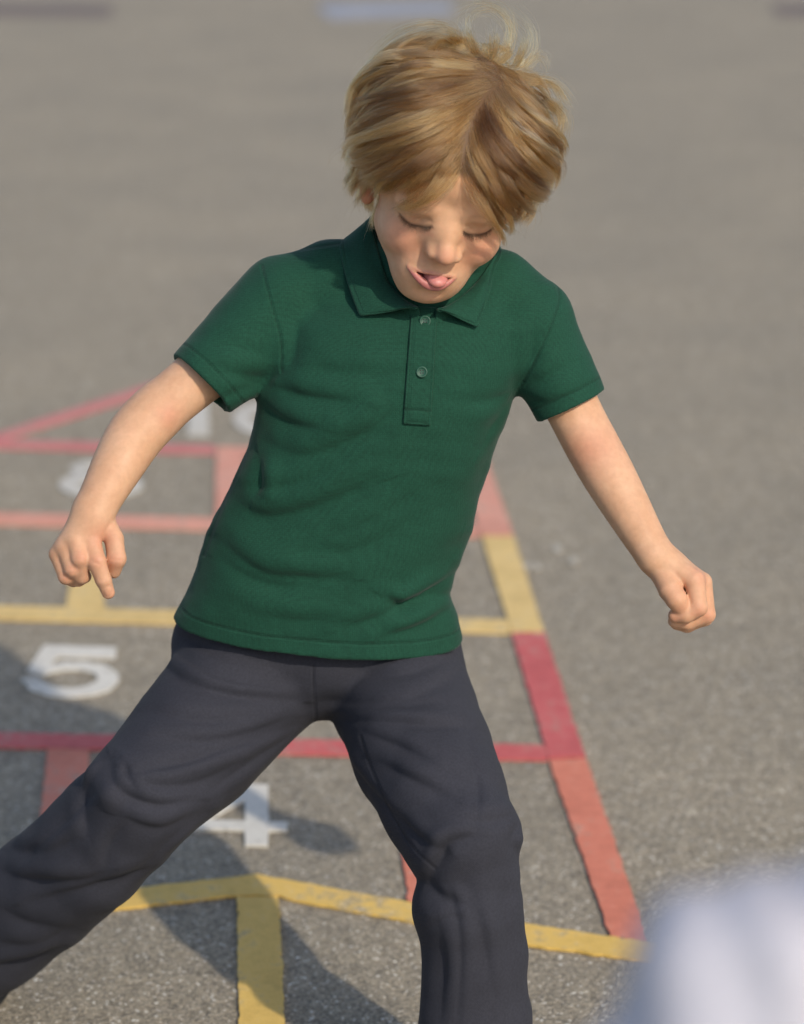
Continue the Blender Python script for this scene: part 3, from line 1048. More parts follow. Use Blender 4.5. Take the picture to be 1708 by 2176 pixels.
def make_shirt():
    f = Field((-215, -150, -178), (180, 240, 90), 1.75)
    f.op((-230, -110, -180), (190, 180, 90), lambda X, Y, Z: np.maximum(torso_d(X, Y, Z), Y - mp(0, 632, 0)[1]), 10)
    f.chain([mp(592, 634, 2), mp(700, 602, 2), mp(890, 612, 4), mp(1056, 622, 2), mp(1146, 668, 2)], [25, 34, 46, 33, 24], 16)
    for a, b, ra, rb in SL:
        n = (b - a) / np.linalg.norm(b - a)
        b2 = b + n * 25

        def fn(X, Y, Z, a=a, b=b, b2=b2, n=n, ra=ra, rb=rb):
            cut = (X - b[0]) * n[0] + (Y - b[1]) * n[1] + (Z - b[2]) * n[2]
            d = cap_d(X, Y, Z, a, b2, ra, rb - 1)
            return np.maximum(d, cut)
        f.op(np.minimum(a, b2) - ra, np.maximum(a, b2) + ra, fn, 12)
    for a, b, ra, rb in SL:
        n = (b - a) / np.linalg.norm(b - a)
        f.cap(b - n * 16, b + n * 40, rb - 6, rb - 3.2, 2, 's')
    f.op((-230, -160, -180), (190, 0, 90), hem_d, 2.0, 'i')
    f.op((-230, -160, -180), (190, 0, 90), lambda X, Y, Z: np.maximum(torso_d(X, Y, Z, 4.5), -(hem_d(X, Y, Z) + 22)), 2.0, 's')
    v, q = f.mesh(2)
    z5 = lambda p: (( 320.4 + p[0] * 0.5814 - 854) * MM, (1088 - (448.5 + p[1] * 0.5814)) * MM)
    FL = [
        ([(430, 640), (560, 680), (760, 705)], -2.6, 9), ([(420, 720), (500, 780), (620, 800)], -3.0, 9), ([(480, 600), (520, 520), (540, 400)], -2.2, 8),
        ([(390, 840), (560, 900), (760, 830), (900, 740)], -2.6, 12), ([(390, 900), (400, 980), (380, 1040)], -3.0, 7),
        ([(290, 1050), (400, 1120), (560, 1100), (820, 1000)], -3.4, 12), ([(310, 1010), (500, 1010), (700, 930)], -2.0, 11),
        ([(220, 1190), (400, 1320), (560, 1345), (720, 1350)], -2.8, 10), ([(250, 1280), (420, 1370), (600, 1380)], -1.6, 8),
        ([(860, 1415), (920, 1445), (985, 1410), (1110, 1320)], -4.6, 7), ([(700, 1530), (850, 1480), (1000, 1420), (1120, 1400)], -2.2, 8), ([(850, 1560), (980, 1520), (1110, 1450)], -2.6, 7),
        ([(1335, 665), (1270, 760), (1210, 860)], -2.4, 8), ([(1340, 640), (1390, 540), (1400, 420)], -1.8, 8), ([(1330, 650), (1250, 690), (1150, 700)], -1.6, 9),
        ([(1300, 780), (1220, 960), (1160, 1120)], -1.4, 10), ([(1150, 1180), (1030, 1330), (900, 1420)], -1.4, 10),
        ([(470, 590), (380, 610), (250, 580)], -2.0, 9), ([(450, 540), (330, 500), (200, 480)], -1.3, 9), ([(430, 620), (330, 650), (240, 700)], -1.8, 7),
        ([(1345, 650), (1430, 620), (1530, 560)], -1.8, 9), ([(1360, 690), (1460, 700), (1600, 640)], -1.5, 8),
        ([(560, 300), (640, 380), (740, 400)], -1.2, 10), ([(1090, 480), (1200, 440), (1330, 330)], -1.0, 12), ([(560, 560), (700, 600), (880, 600)], -1.1, 12),
        ([(640, 1180), (800, 1140), (1000, 1020)], -1.4, 12), ([(560, 1250), (760, 1240), (980, 1120)], -1.4, 12),
        ([(330, 1470), (520, 1500), (700, 1500)], -1.0, 9),
    ]
    v = folds(v, q, FL, z5, 1.3, 0.95)
    N = normals(v, q)
    v = v + N * (lowfreq(v, 60, 3) * 0.55 + lowfreq(v, 26, 4) * 0.25)[:, None]
    # seams: hem stitch, sleeve stitch, armholes, side seam
    seam = np.full(len(v), 99.0)
    hd = hem_d(v[:, 0], v[:, 1], v[:, 2])
    seam = np.minimum(seam, np.abs(hd + 15))
    for a, b, ra, rb in SL:
        n = (b - a) / np.linalg.norm(b - a)
        d = (v - b) @ n
        near = np.linalg.norm(v - b, axis=1) < 52
        seam = np.where(near, np.minimum(seam, np.abs(d + 12)), seam)
    uvp = v[:, :2]
    for ln in ([(556, 566), (575, 640), (596, 720), (598, 790)], [(1186, 604), (1186, 650), (1150, 740), (1098, 835)], [(640, 529), (725, 517)], [(548, 840), (520, 970), (470, 1080), (432, 1180)]):
        L = catmull([mp(a, b, 0)[:2] for a, b in ln], 6)
        d, t = seg_dist(uvp, L)
        seam = np.where(N[:, 2] > -0.2, np.minimum(seam, d), seam)
    return v, q, seam


Vs, Qs, Ss = make_shirt()
shirt = mesh_obj('polo_shirt', m2w(Vs), Qs, M_SHIRT, boy, {'seam': Ss})
shirt['label'] = 'dark green short-sleeved polo shirt'
bvh_shirt = BVHTree.FromPolygons([tuple(x) for x in Vs], [tuple(int(i) for i in x) for x in Qs])


def drape(u, v, lift=0.0, bvh=None, default=60.0):
    x, y = (u - 854) * MM, (1088 - v) * MM
    h = (bvh or bvh_shirt).ray_cast(Vector((x, y, 200)), Vector((0, 0, -1)))[0]
    return np.array([x, y, (h.z if h else default) + lift])


def sheet(name, P, mat, parent, thick=1.6, attrs=None, sub=1):
    """P: grid of points (rows, cols, 3) in figure mm facing the camera, given thickness"""
    r, c = P.shape[:2]
    top = P.reshape(-1, 3)
    faces = [(i * c + j, (i + 1) * c + j, (i + 1) * c + j + 1, i * c + j + 1) for i in range(r - 1) for j in range(c - 1)]
    o = mesh_obj(name, m2w(top), faces, mat, parent, attrs)
    s = o.modifiers.new('solid', 'SOLIDIFY')
    s.thickness = thick / 1000
    s.offset = -1
    s.use_even_offset = False
    if sub:
        m = o.modifiers.new('sub', 'SUBSURF')
        m.levels = m.render_levels = sub
    return o


# collar: turned-down leaves lofted from the fold round the neck to the outer edge
FO = [  # fold point, outer point (u, v, z)
    ((890, 652, 70), (872, 654, 74)), ((868, 640, 66), (820, 665, 70)), ((845, 622, 60), (762, 672, 64)), ((822, 590, 50), (738, 606, 50)), ((804, 535, 32), (724, 545, 32)), ((790, 470, 8), (724, 512, 4)),
    ((805, 445, -16), (760, 500, -26)), ((860, 440, -34), (840, 490, -46)), ((960, 450, -36), (960, 495, -48)), ((1040, 490, -22), (1055, 525, -32)), ((1058, 520, 0), (1066, 540, -6)),
    ((1040, 560, 24), (1052, 572, 28)), ((1010, 600, 44), (1042, 622, 50)), ((975, 632, 58), (1018, 697, 64)), ((950, 648, 66), (975, 678, 71)), ((926, 656, 70), (933, 658, 74))]
Fp = np.array([mp(*a) for a, b in FO])
Op = np.array([mp(*b) for a, b in FO])


def dense(P, corners, n=5):
    out = []
    ids = [0] + corners + [len(P) - 1]
    for a, b in zip(ids[:-1], ids[1:]):
        c = catmull(P[a:b + 1], n)
        out.append(c if b == len(P) - 1 else c[:-1])
    return np.vstack(out)


Fd, Od = dense(Fp, [2, 13]), dense(Op, [2, 13])
rows_ = []
for i in range(len(Fd)):
    r_ = []
    for t in np.linspace(0, 1, 9):
        p = Fd[i] * (1 - t) + Od[i] * t
        p[2] += 7.0 * math.sin(math.pi * min(1.0, t * 1.0)) * (1 - 0.5 * t)
        if p[2] > -15:
            d = drape(p[0] / MM + 854, 1088 - p[1] / MM, 0, default=-90)
            if d[2] > -60:
                p[2] = max(p[2], d[2] + 2.4 + 1.5 * (1 - t))
        r_.append(p)
    rows_.append(r_)
CP_ = np.array(rows_)
tt = np.tile(np.linspace(0, 1, 9), len(Fd))
ln_ = np.linalg.norm(Od - Fd, axis=1)
sm = (np.abs((1 - tt) * np.repeat(ln_, 9) - 3.2))
collar = sheet('collar', CP_, M_SHIRT, shirt, 2.2, {'seam': sm})

# inner neck band standing against the neck
nb = []
for i in range(len(Fd)):
    a = Fd[i] - np.array([0, 0, 1.5])
    b = a + np.array([0, -26, -6.0])
    nb.append([a, (a + b) / 2, b])
sheet('neck_band', np.array(nb), M_SHIRT, shirt, 1.8, {'seam': np.full(len(Fd) * 3, 99.0)})


def draped_quad(c, nr, nc, lift):
    c = np.array(c, float)
    P = np.zeros((nr, nc, 3))
    for i in range(nr):
        for j in range(nc):
            a, b = i / (nr - 1), j / (nc - 1)
            p = (c[0] * (1 - b) + c[1] * b) * (1 - a) + (c[3] * (1 - b) + c[2] * b) * a
            P[i, j] = drape(p[0], p[1], lift)
    P[:, :, 2] = (P[:, :, 2] + np.roll(P[:, :, 2], 1, 0) + np.roll(P[:, :, 2], -1, 0)) / 3 if False else P[:, :, 2]
    return P


PQ = [(874, 648), (930, 652), (916, 906), (856, 902)]
Pp = draped_quad(PQ, 40, 11, 3.0)
jj = np.tile(np.linspace(0, 1, 11), 40)
ii = np.repeat(np.linspace(0, 1, 40), 11)
sd = np.minimum(np.minimum(jj, 1 - jj) * 23 - 3.0, np.abs((1 - ii) * 102 - 3.0))
sd = np.where(sd < 0, np.abs(sd), sd)
sd = np.minimum(sd, np.abs((1 - ii) * 102 - 13.0))
placket = sheet('placket', Pp, M_SHIRT, shirt, 3.2, {'seam': sd})

# buttons
def button(u, v, r=5.0):
    c = drape(u, v, 3.3)
    ve, fa = [], []
    prof = [(0.0, 0.5), (0.45, 0.5), (0.62, 0.7), (0.74, 1.25), (0.9, 1.35), (1.0, 0.8), (1.0, -0.6)]
    n = 24
    for k, (a, z) in enumerate(prof):
        for i in range(n):
            an = 2 * math.pi * i / n
            ve.append(c + np.array([a * r * math.cos(an), a * r * math.sin(an) - 0.15 * z, z]))
    for k in range(len(prof) - 1):
        for i in range(n):
            j = (i + 1) % n
            fa.append((k * n + i, (k + 1) * n + i, (k + 1) * n + j, k * n + j))
    o = mesh_obj('button', m2w(np.array(ve)), fa, M_BUTTON, placket)
    # thread cross and four holes
    for dx, dy in ((-1, -1), (1, -1), (-1, 1), (1, 1)):
        h = [c + np.array([dx * 1.1 + 0.55 * math.cos(a), dy * 1.1 + 0.55 * math.sin(a), 0.62]) for a in np.linspace(0, 6.283, 9)[:-1]]
        mesh_obj('button_hole', m2w(np.array(h)), [tuple(range(8))], M_SOLE, placket)
    return o


button(903, 682)
button(896, 790)

# ---- trousers
def make_trousers():
    f = Field((-400, -530, -290), (125, -80, 135), 2.2)
    f.ell(mp(672, 1370, -86), (124, 62, 60), 10)
    f.ell(mp(686, 1418, -92), (116, 36, 62), 12)
    f.chain([mp(532, 1440, -86), mp(411, 1584, -45), mp(304, 1692, -8), mp(194, 1808, -52), mp(92, 1896, -110), mp(-30, 1985, -165), mp(-62, 2008, -178)], [63, 57, 50.5, 50.5, 51, 52, 52], 6)
    f.chain([mp(840, 1448, -92), mp(893, 1590, -32), mp(942, 1700, 12), mp(985, 1785, 38), mp(1006, 1860, 38), mp(995, 1930, 30), mp(1008, 2040, 18), mp(1010, 2176, 2), mp(1012, 2270, -8)], [60, 58.5, 54, 49.5, 39, 46, 43.5, 47.5, 49], 6)
    f.chain([mp(212, 1652, 10), mp(240, 1685, 34)], [11, 10], 12)
    # open cuffs
    n = mp(-62, 2008, -178) - mp(95, 1900, -110)
    n /= np.linalg.norm(n)
    e = mp(-66, 2018, -186)
    f.op(e - 75, e + 75, lambda X, Y, Z: np.where((X - e[0]) ** 2 + (Y - e[1]) ** 2 + (Z - e[2]) ** 2 < 80 ** 2, (X - e[0]) * n[0] + (Y - e[1]) * n[1] + (Z - e[2]) * n[2], -50), 2, 'i')
    f.cap(e - n * 14, e + n * 60, 46, 48, 2, 's')
    e2 = mp(1012, 2300, -12)
    f.op(e2 - 75, e2 + 75, lambda X, Y, Z: np.where((Y - e2[1]) < 40, e2[1] - Y, -50) + 0 * X + 0 * Z, 2, 'i')
    f.cap(e2 + np.array([0, 14, 1]), e2 - np.array([0, 60, 0]), 42, 46, 2, 's')
    v, q = f.mesh(2)
    z6f = lambda p: ((p[0] * 0.5252 - 854) * MM, (1088 - (1281.4 + p[1] * 0.5252)) * MM)
    z7 = lambda L: [((640.7 + x * 0.6249) / 0.5252, (1345.5 + y * 0.6249 - 1281.4) / 0.5252) for x, y in L]
    FL = [
        ([(650, 250), (760, 320), (960, 375), (1200, 400)], -4.5, 11), ([(690, 120), (900, 200), (1120, 270)], -3, 10), ([(640, 540), (800, 560), (1000, 530), (1180, 470)], -4.0, 11), ([(600, 440), (850, 480), (1100, 450)], -2.4, 11),
        ([(440, 640), (455, 720), (530, 785), (650, 820), (790, 800)], -6, 12), ([(520, 690), (620, 740), (800, 730), (960, 650)], -4.5, 12), ([(360, 940), (340, 850), (350, 740), (420, 640)], -3.6, 10),
        ([(480, 860), (640, 920), (820, 850)], -4, 12), ([(500, 650), (520, 710), (560, 760)], -3.5, 8),
        ([(0, 1090), (150, 1130), (330, 1125), (440, 1080)], -6, 13), ([(120, 1210), (330, 1170), (480, 1120), (620, 1070)], -5, 11), ([(0, 1240), (120, 1300), (300, 1320)], -3, 13), ([(430, 1060), (440, 980), (500, 900)], -2.6, 12),
        ([(-40, 1480), (120, 1450), (250, 1400)], -6, 10), ([(0, 1380), (150, 1380), (330, 1300)], -3, 11), ([(40, 1000), (160, 1010), (300, 960)], -3, 12),
        (z7([(80, 300), (250, 300), (420, 312), (560, 318)]), -4, 10), (z7([(200, 335), (330, 385), (440, 440)]), -3.5, 10), (z7([(260, 440), (380, 500), (520, 570)]), -3.5, 11), (z7([(60, 240), (250, 235), (420, 200), (560, 120)]), -3, 12), (z7([(150, 120), (330, 150), (520, 90)]), -2.2, 12),
        (z7([(320, 620), (400, 700), (480, 740)]), -4, 11), (z7([(440, 830), (470, 770), (500, 715), (600, 690)]), -6, 11), (z7([(560, 640), (640, 640), (740, 620)]), -3, 12), (z7([(745, 640), (720, 700), (740, 760)]), -4, 9),
        (z7([(430, 850), (480, 900), (560, 930)]), -4, 12), (z7([(440, 1000), (500, 970), (580, 985)]), -2.0, 12), (z7([(590, 900), (620, 1050), (650, 1250)]), -2.6, 12), (z7([(470, 1010), (480, 1150), (470, 1329)]), -3.0, 12), (z7([(690, 820), (700, 1000), (720, 1250)]), -2.4, 12),
    ]
    FC = [([(1240, 480), (1000, 560), (760, 640), (520, 690)], -2.4, 8), ([(1230, 500), (1020, 640), (850, 760)], -2.0, 7), ([(1180, 330), (900, 300), (680, 180)], -1.8, 8),
          ([(400, 740), (250, 900), (60, 1060)], -2.2, 9), ([(840, 830), (640, 1010), (420, 1180)], -1.8, 9), (z7([(60, 310), (180, 470), (330, 640)]), -2.0, 8), (z7([(560, 330), (600, 520), (590, 680)]), -1.4, 9),
          (z7([(80, 290), (280, 250), (480, 230)]), -1.8, 8), (z7([(500, 860), (540, 1050), (530, 1329)]), -1.8, 8)]
    v = folds(v, q, FL, z6f, 0.85, 0.6)
    v = folds(v, q, FC, z6f, 1.0, 0.6)
    N = normals(v, q)
    v = v + N * (lowfreq(v, 75, 13) * 0.9 + lowfreq(v, 34, 14) * 0.2)[:, None]
    seam = np.full(len(v), 99.0)
    for ln in (z7([(38, 110), (42, 200), (48, 300)]), z7([(200, 350), (225, 430), (262, 520), (310, 620), (380, 730), (455, 800)])):
        L = catmull([z6f(p) for p in ln], 6)
        d, t = seg_dist(v[:, :2], L)
        seam = np.where(N[:, 2] > 0, np.minimum(seam, d), seam)
    return v, q, seam


Vtr, Qtr, Str = make_trousers()
trousers = mesh_obj('trousers', m2w(Vtr), Qtr, M_TROUSER, boy, {'seam': Str})
trousers['label'] = 'dark charcoal wide-legged trousers'

# ---- shoes
def shoe(ankle_uvz, heading):
    """a low black shoe standing on the ground below the trouser cuff"""
    a = m2w(mp(*ankle_uvz))
    f = Field((-45, -75, -2), (45, 130, 90), 2.5)
    f.ell((0, 70, 22), (33, 52, 24), 10)
    f.ell((0, 0, 28), (27, 52, 30), 22)
    f.cap((0, -18, 40), (0, -16, 90), 27, 25, 12)
    f.op((-60, -90, -10), (60, 140, 100), lambda X, Y, Z: 4 - Z + 0 * X + 0 * Y, 2, 'i')
    v, q = f.mesh(2)
    f2 = Field((-50, -85, -4), (50, 140, 20), 2.5)
    f2.ell((0, 68, 6), (36, 58, 30), 8)
    f2.ell((0, 0, 6), (31, 60, 30), 25)
    f2.op((-60, -99, -10), (60, 150, 100), lambda X, Y, Z: np.abs(Z - 7) - 6 + 0 * X + 0 * Y, 2, 'i')
    v2, q2 = f2.mesh(1)
    c, s = math.cos(heading), math.sin(heading)
    R = np.array([[c, -s, 0], [s, c, 0], [0, 0, 1]])
    put = lambda w: (w @ R.T) / 1000 + np.array([a[0], a[1], 0])
    o = mesh_obj('shoe', put(v), q, M_SHOE, boy)
    mesh_obj('sole', put(v2), q2, M_SOLE, o)


shoe((1012, 2330, -12), math.radians(180))
shoe((-85, 2060, -205), math.radians(150))

# ---- hair
CR_C, CR_R = np.array([0, 40, -14.0]), np.array([70, 77, 95.0])
ZV = np.array([0, 0, 1.0]) @ HR          # view direction (towards camera) in head axes


def on_skull(u, v, lift):
    """point of the skull, raised by lift mm, that shows at (u, v)"""
    p = m2h(mp(u, v, 0))
    r = CR_R + lift
    o, d = (p - CR_C) / r, ZV / r
    A, B, C = d @ d, 2 * o @ d, o @ o - 1
    disc = B * B - 4 * A * C
    t = (-B + math.sqrt(disc)) / (2 * A) if disc > 0 else -B / (2 * A)
    return p + t * ZV


z1 = lambda x, y: (672.7 + x * 0.35635, y * 0.35635)
GUIDES = [  # points in a zoomed view, lift at the middle and the tip
    ([(960, 580), (800, 680), (500, 740), (300, 800), (160, 870)], 17, 26), ([(940, 660), (780, 800), (560, 900), (330, 960), (180, 1000)], 15, 24),
    ([(900, 760), (760, 880), (600, 980), (430, 1060), (330, 1090)], 12, 16), ([(885, 860), (820, 960), (700, 1080), (560, 1175), (470, 1225)], 9, 9),
    ([(870, 950), (830, 1030), (760, 1130), (640, 1210)], 7, 7), ([(875, 900), (800, 1010), (680, 1100), (520, 1150)], 9, 9),
    ([(1000, 500), (750, 560), (420, 600), (230, 650), (160, 760)], 18, 26),
    ([(1000, 420), (760, 400), (480, 430), (290, 520), (200, 660), (160, 800)], 18, 26), ([(960, 360), (760, 310), (540, 320), (350, 400), (250, 520), (190, 680)], 20, 28),
    ([(890, 300), (780, 240), (600, 240), (420, 320), (290, 440), (210, 600)], 22, 30),
    ([(1000, 600), (1050, 740), (1200, 880), (1350, 960), (1450, 1040)], 16, 26), ([(960, 680), (1000, 820), (1130, 980), (1300, 1080), (1430, 1130)], 15, 24),
    ([(930, 780), (970, 920), (1050, 1080), (1160, 1200), (1250, 1240)], 12, 18), ([(905, 880), (940, 1000), (1000, 1120), (1060, 1230), (1130, 1310)], 10, 14),
    ([(885, 960), (920, 1060), (980, 1150), (1030, 1240), (1080, 1330)], 8, 10), ([(1080, 520), (1180, 640), (1320, 760), (1430, 900), (1450, 1040)], 18, 28),
    ([(1130, 470), (1260, 560), (1380, 680), (1440, 800), (1440, 900)], 20, 28), ([(1180, 430), (1300, 460), (1420, 540), (1500, 650)], 20, 30),
    ([(1200, 400), (1310, 410), (1420, 500), (1470, 600)], 20, 28),
    ([(930, 310), (890, 230), (800, 200), (700, 240)], 14, 26), ([(1000, 310), (1000, 230), (960, 170)], 12, 24), ([(1100, 340), (1140, 260), (1120, 180)], 12, 24),
    ([(1180, 380), (1220, 300), (1230, 220)], 12, 22), ([(1220, 400), (1290, 350), (1340, 370), (1380, 450)], 14, 26),
    ([(330, 760), (240, 860), (190, 950), (185, 1020)], 18, 24), ([(420, 840), (330, 960), (270, 1040), (235, 1080)], 16, 20), ([(540, 900), (450, 1000), (380, 1070), (330, 1100)], 11, 13),
    ([(1330, 860), (1400, 980), (1440, 1080), (1420, 1160)], 18, 26), ([(1250, 960), (1300, 1070), (1340, 1150), (1340, 1200)], 16, 22), ([(1140, 1030), (1180, 1140), (1200, 1230), (1170, 1300)], 12, 16),
    ([(1190, 1010), (1210, 1130), (1200, 1240), (1160, 1320)], 15, 20), ([(1270, 1040), (1290, 1140), (1270, 1230), (1230, 1280)], 16, 20),
]
NP_ = 14


def resample(P, n):
    d = np.r_[0, np.cumsum(np.linalg.norm(np.diff(P, axis=0), axis=1))]
    t = np.linspace(0, d[-1], n)
    return np.stack([np.interp(t, d, P[:, k]) for k in range(3)], 1)


G = []
for pts, lm, lt in GUIDES:
    n = len(pts)
    P = []
    for i, (x, y) in enumerate(pts):
        t = i / (n - 1)
        lift = 0.5 + (np.interp(t, [0, 0.5, 1], [0.0, lm, lt]))
        P.append(on_skull(*z1(x, y), lift))
    G.append(resample(catmull(P, 6), NP_))
# guides for the sides and back, falling to the nape
gdir = np.array([0, -1.0, 0]) * 0.8
for az in np.radians([75, 95, 115, 140, 165, 180, 195, 220, 245, 265, 285]):
    for el in (15, 45, 70):
        e = math.radians(el)
        d0 = np.array([math.sin(az) * math.cos(e), math.sin(e), math.cos(az) * math.cos(e)])
        P = []
        side_cut = 0.62 if abs(abs(math.degrees(az) - 180) - 90) < 30 else 1.0
        for i in range(7):
            e2 = e - math.radians(i * (9 + el * 0.06) * side_cut)
            dd = np.array([math.sin(az) * math.cos(e2), math.sin(e2), math.cos(az) * math.cos(e2)])
            P.append(CR_C + dd * (CR_R + min(24, 5 * i)))
        G.append(resample(np.array(P), NP_))
G = np.array(G)
G0 = G[:, 0]


def scatter_roots(n):
    out = []
    while len(out) < n:
        d = rng.normal(size=(n, 3))
        d /= np.linalg.norm(d, axis=1, keepdims=True)
        p = CR_C + d * (CR_R + 0.3)
        ok = p[:, 1] > hairline(p) + rng.normal(0, 2.5, n)
        ok &= ~((np.abs(p[:, 0]) > 60) & (p[:, 1] < 4) & (p[:, 2] > -22))
        out += list(p[ok])
    return np.array(out[:n])


# the parting keeps the guides of either side apart
PU = np.array([(1114, 150), (1065, 175), (1033, 200), (1011, 239), (993, 285), (983, 342), (979, 363)], float)


def img(p):
    m = h2m(p)
    return np.stack([m[..., 0] / MM + 854, 1088 - m[..., 1] / MM], -1)


def side_of(p):
    uv = img(p)
    nz = ((p - CR_C) / CR_R ** 2) @ ZV
    s_ = np.sign(uv[:, 0] - np.interp(uv[:, 1], PU[:, 1], PU[:, 0]))
    return np.where(nz > 0, s_, 0)


GS = side_of(G0 + 0.01)
GS[len(GUIDES):] = 0
CROWN = np.zeros(len(G), bool)
CROWN[19:24] = True
GS[19:24] = 0


def interp_strand(roots):
    d2 = ((roots[:, None] - G0[None]) ** 2).sum(2)
    rs = side_of(roots)
    vis = (((roots - CR_C) / CR_R ** 2) @ ZV) > 0
    d2 = d2 + np.where((rs[:, None] * GS[None]) < 0, 1e5, 0)
    d2 = d2 + np.where(CROWN[None] & (d2 > 18 ** 2), 3e3, 0)
    back = np.arange(len(G)) >= len(GUIDES)
    d2 = d2 + np.where(back[None] & vis[:, None], 2.5e3, 0)
    idx = np.argsort(d2, 1)[:, :3]
    w = 1 / (np.take_along_axis(d2, idx, 1) + 20)
    w = w ** 1.8
    w /= w.sum(1, keepdims=True)
    off = G[idx] - G0[idx][:, :, None]                # n,3,NP,3
    return roots[:, None] + (off * w[:, :, None, None]).sum(1)


NCL = 460
croots = scatter_roots(NCL)
clumps = interp_strand(croots)
NST = 34000
roots = scatter_roots(NST)
S = interp_strand(roots)
# follow the nearest clump of the same side towards the tip
d2 = ((roots[:, None, :] - croots[None]) ** 2).sum(2)
d2 = d2 + np.where(side_of(roots)[:, None] * side_of(croots)[None] < 0, 1e5, 0)
near = np.argmin(d2, 1)
tpar = np.linspace(0, 1, NP_)
cw = (np.clip(rng.normal(0.78, 0.16, NST), 0.1, 0.96)[:, None] * smoothstep(0.02, 0.75, tpar)[None])[:, :, None]
S = S * (1 - cw) + clumps[near] * cw
# clump and strand waviness, lengths
clump_amp = rng.normal(0, 1, (NCL, 3)) * 4.0
S += clump_amp[near][:, None, :] * (tpar ** 1.4)[None, :, None]
cn = (croots - CR_C) / CR_R ** 2
cn /= np.linalg.norm(cn, axis=1, keepdims=True)
S += (cn * rng.normal(0.5, 4.0, NCL)[:, None])[near][:, None, :] * np.sin(np.pi * tpar * 0.8)[None, :, None]
cph = rng.uniform(0, 6.28, (NCL, 3))
S += (np.sin(tpar[None, :, None] * 7.5 + cph[near][:, None]) - np.sin(cph[near])[:, None]) * 1.6 * tpar[None, :, None]
ph = rng.uniform(0, 6.28, (NST, 3))
fq = rng.uniform(0.6, 1.8, (NST, 3))
amp = rng.normal(0, 0.8, (NST, 3))
S += (np.sin(tpar[None, :, None] * 6.28 * fq[:, None] + ph[:, None]) - np.sin(ph)[:, None]) * amp[:, None] * (tpar ** 1.2)[None, :, None]
S += (rng.normal(0, 2.0, (NST, 3))[:, None] * tpar[None, :, None] ** 2)
stray = rng.random(NST) < 0.05
S[stray] += rng.normal(0, 7.0, (stray.sum(), 3))[:, None] * tpar[None, :, None] ** 1.5
ln = np.clip(rng.normal(0.96, 0.06, NST) * rng.normal(0.97, 0.09, NCL)[near], 0.5, 1.0)
gn = np.argmin(((roots[:, None] - G0[None]) ** 2).sum(2), 1)
fringe = (gn >= 3) & (gn <= 5)
ln = np.where(fringe, ln * rng.uniform(0.62, 1.0, NST), ln)
# shorten by re-evaluating along the strand
tq = tpar[None] * np.minimum(ln, 1.0)[:, None] * (NP_ - 1)
i0 = np.clip(np.floor(tq).astype(int), 0, NP_ - 2)
fr_ = (tq - i0)[:, :, None]
S = np.take_along_axis(S, i0[:, :, None].repeat(3, 2), 1) * (1 - fr_) + np.take_along_axis(S, (i0 + 1)[:, :, None].repeat(3, 2), 1) * fr_
# lie no farther off the skull than the hair is thick, so that the locks wrap round the head
lmax = 25 + 5 * smoothstep(0, 60, S[:, :, :1]) + rng.normal(0, 3.0, NCL)[near][:, None, None] + rng.normal(0, 1.2, NST)[:, None, None]
rel = (S - CR_C) / (CR_R + lmax)
rn = np.linalg.norm(rel, axis=2, keepdims=True)
soft = np.where(rn > 0.92, 0.92 + 0.10 * np.tanh((rn - 0.92) / 0.10), rn)
low = smoothstep(-25, 10, S[:, :, 1:2])
soft = soft * low + rn * (1 - low)
S = CR_C + (S - CR_C) * (soft / np.maximum(rn, 1e-6))
# never inside the skull
rel = (S - CR_C) / (CR_R + 0.8)
rn = np.linalg.norm(rel, axis=2, keepdims=True)
S = np.where(rn < 1, CR_C + (S - CR_C) / np.maximum(rn, 1e-3), S)
tone = np.clip(0.38 + rng.normal(0, 0.13, NST) + rng.normal(0, 0.17, NCL)[near], 0, 1)

# loose flyaway hairs at the crown
FLY = [([(850, 260), (800, 170), (650, 145), (450, 230), (300, 400), (230, 560)], 22), ([(870, 280), (820, 200), (700, 180), (520, 250), (380, 380)], 22),
       ([(1000, 320), (900, 200), (890, 120), (1000, 40), (1100, 80), (1160, 200), (1150, 300)], 9), ([(1120, 360), (1160, 240), (1150, 130), (1060, 40), (920, 40), (800, 100)], 26),
       ([(1200, 400), (1290, 300), (1280, 180), (1200, 90), (1080, 30)], 14), ([(950, 320), (900, 200), (880, 120)], 30), ([(1180, 400), (1240, 280), (1200, 190)], 30),
       ([(1230, 410), (1320, 330), (1370, 380), (1350, 440)], 24), ([(1050, 340), (1060, 230), (1040, 150)], 30), ([(1300, 470), (1430, 510), (1530, 660)], 60), ([(1380, 600), (1470, 700), (1440, 860)], 60),
       ([(830, 270), (800, 210), (720, 200), (600, 230)], 22)]
fs, ftone = [], []
for pts, cnt in FLY:
    n = len(pts)
    base = []
    for i, (x, y) in enumerate(pts):
        t = i / (n - 1)
        base.append(on_skull(*z1(x, y), 0.5 + 32 * math.sin(math.pi * min(t, 0.75))))
    B_ = resample(catmull(base, 6), NP_)
    for k in range(int(cnt * 1.8)):
        s1, s2 = rng.normal(0, 2.6, 3), rng.normal(0, 4.5, 3)
        tl = rng.uniform(0.75, 1.0)
        P = B_ + s1[None] * 1.0 + (s2[None] * tpar[:, None])
        P[0] = on_skull(*z1(*pts[0]), 0.5) + s1
        fs.append(resample(P[:max(6, int(NP_ * tl))], NP_))
        ftone.append(np.clip(0.6 + rng.normal(0, 0.15), 0, 1))
S = np.concatenate([S, np.array(fs)])
tone = np.concatenate([tone, ftone])


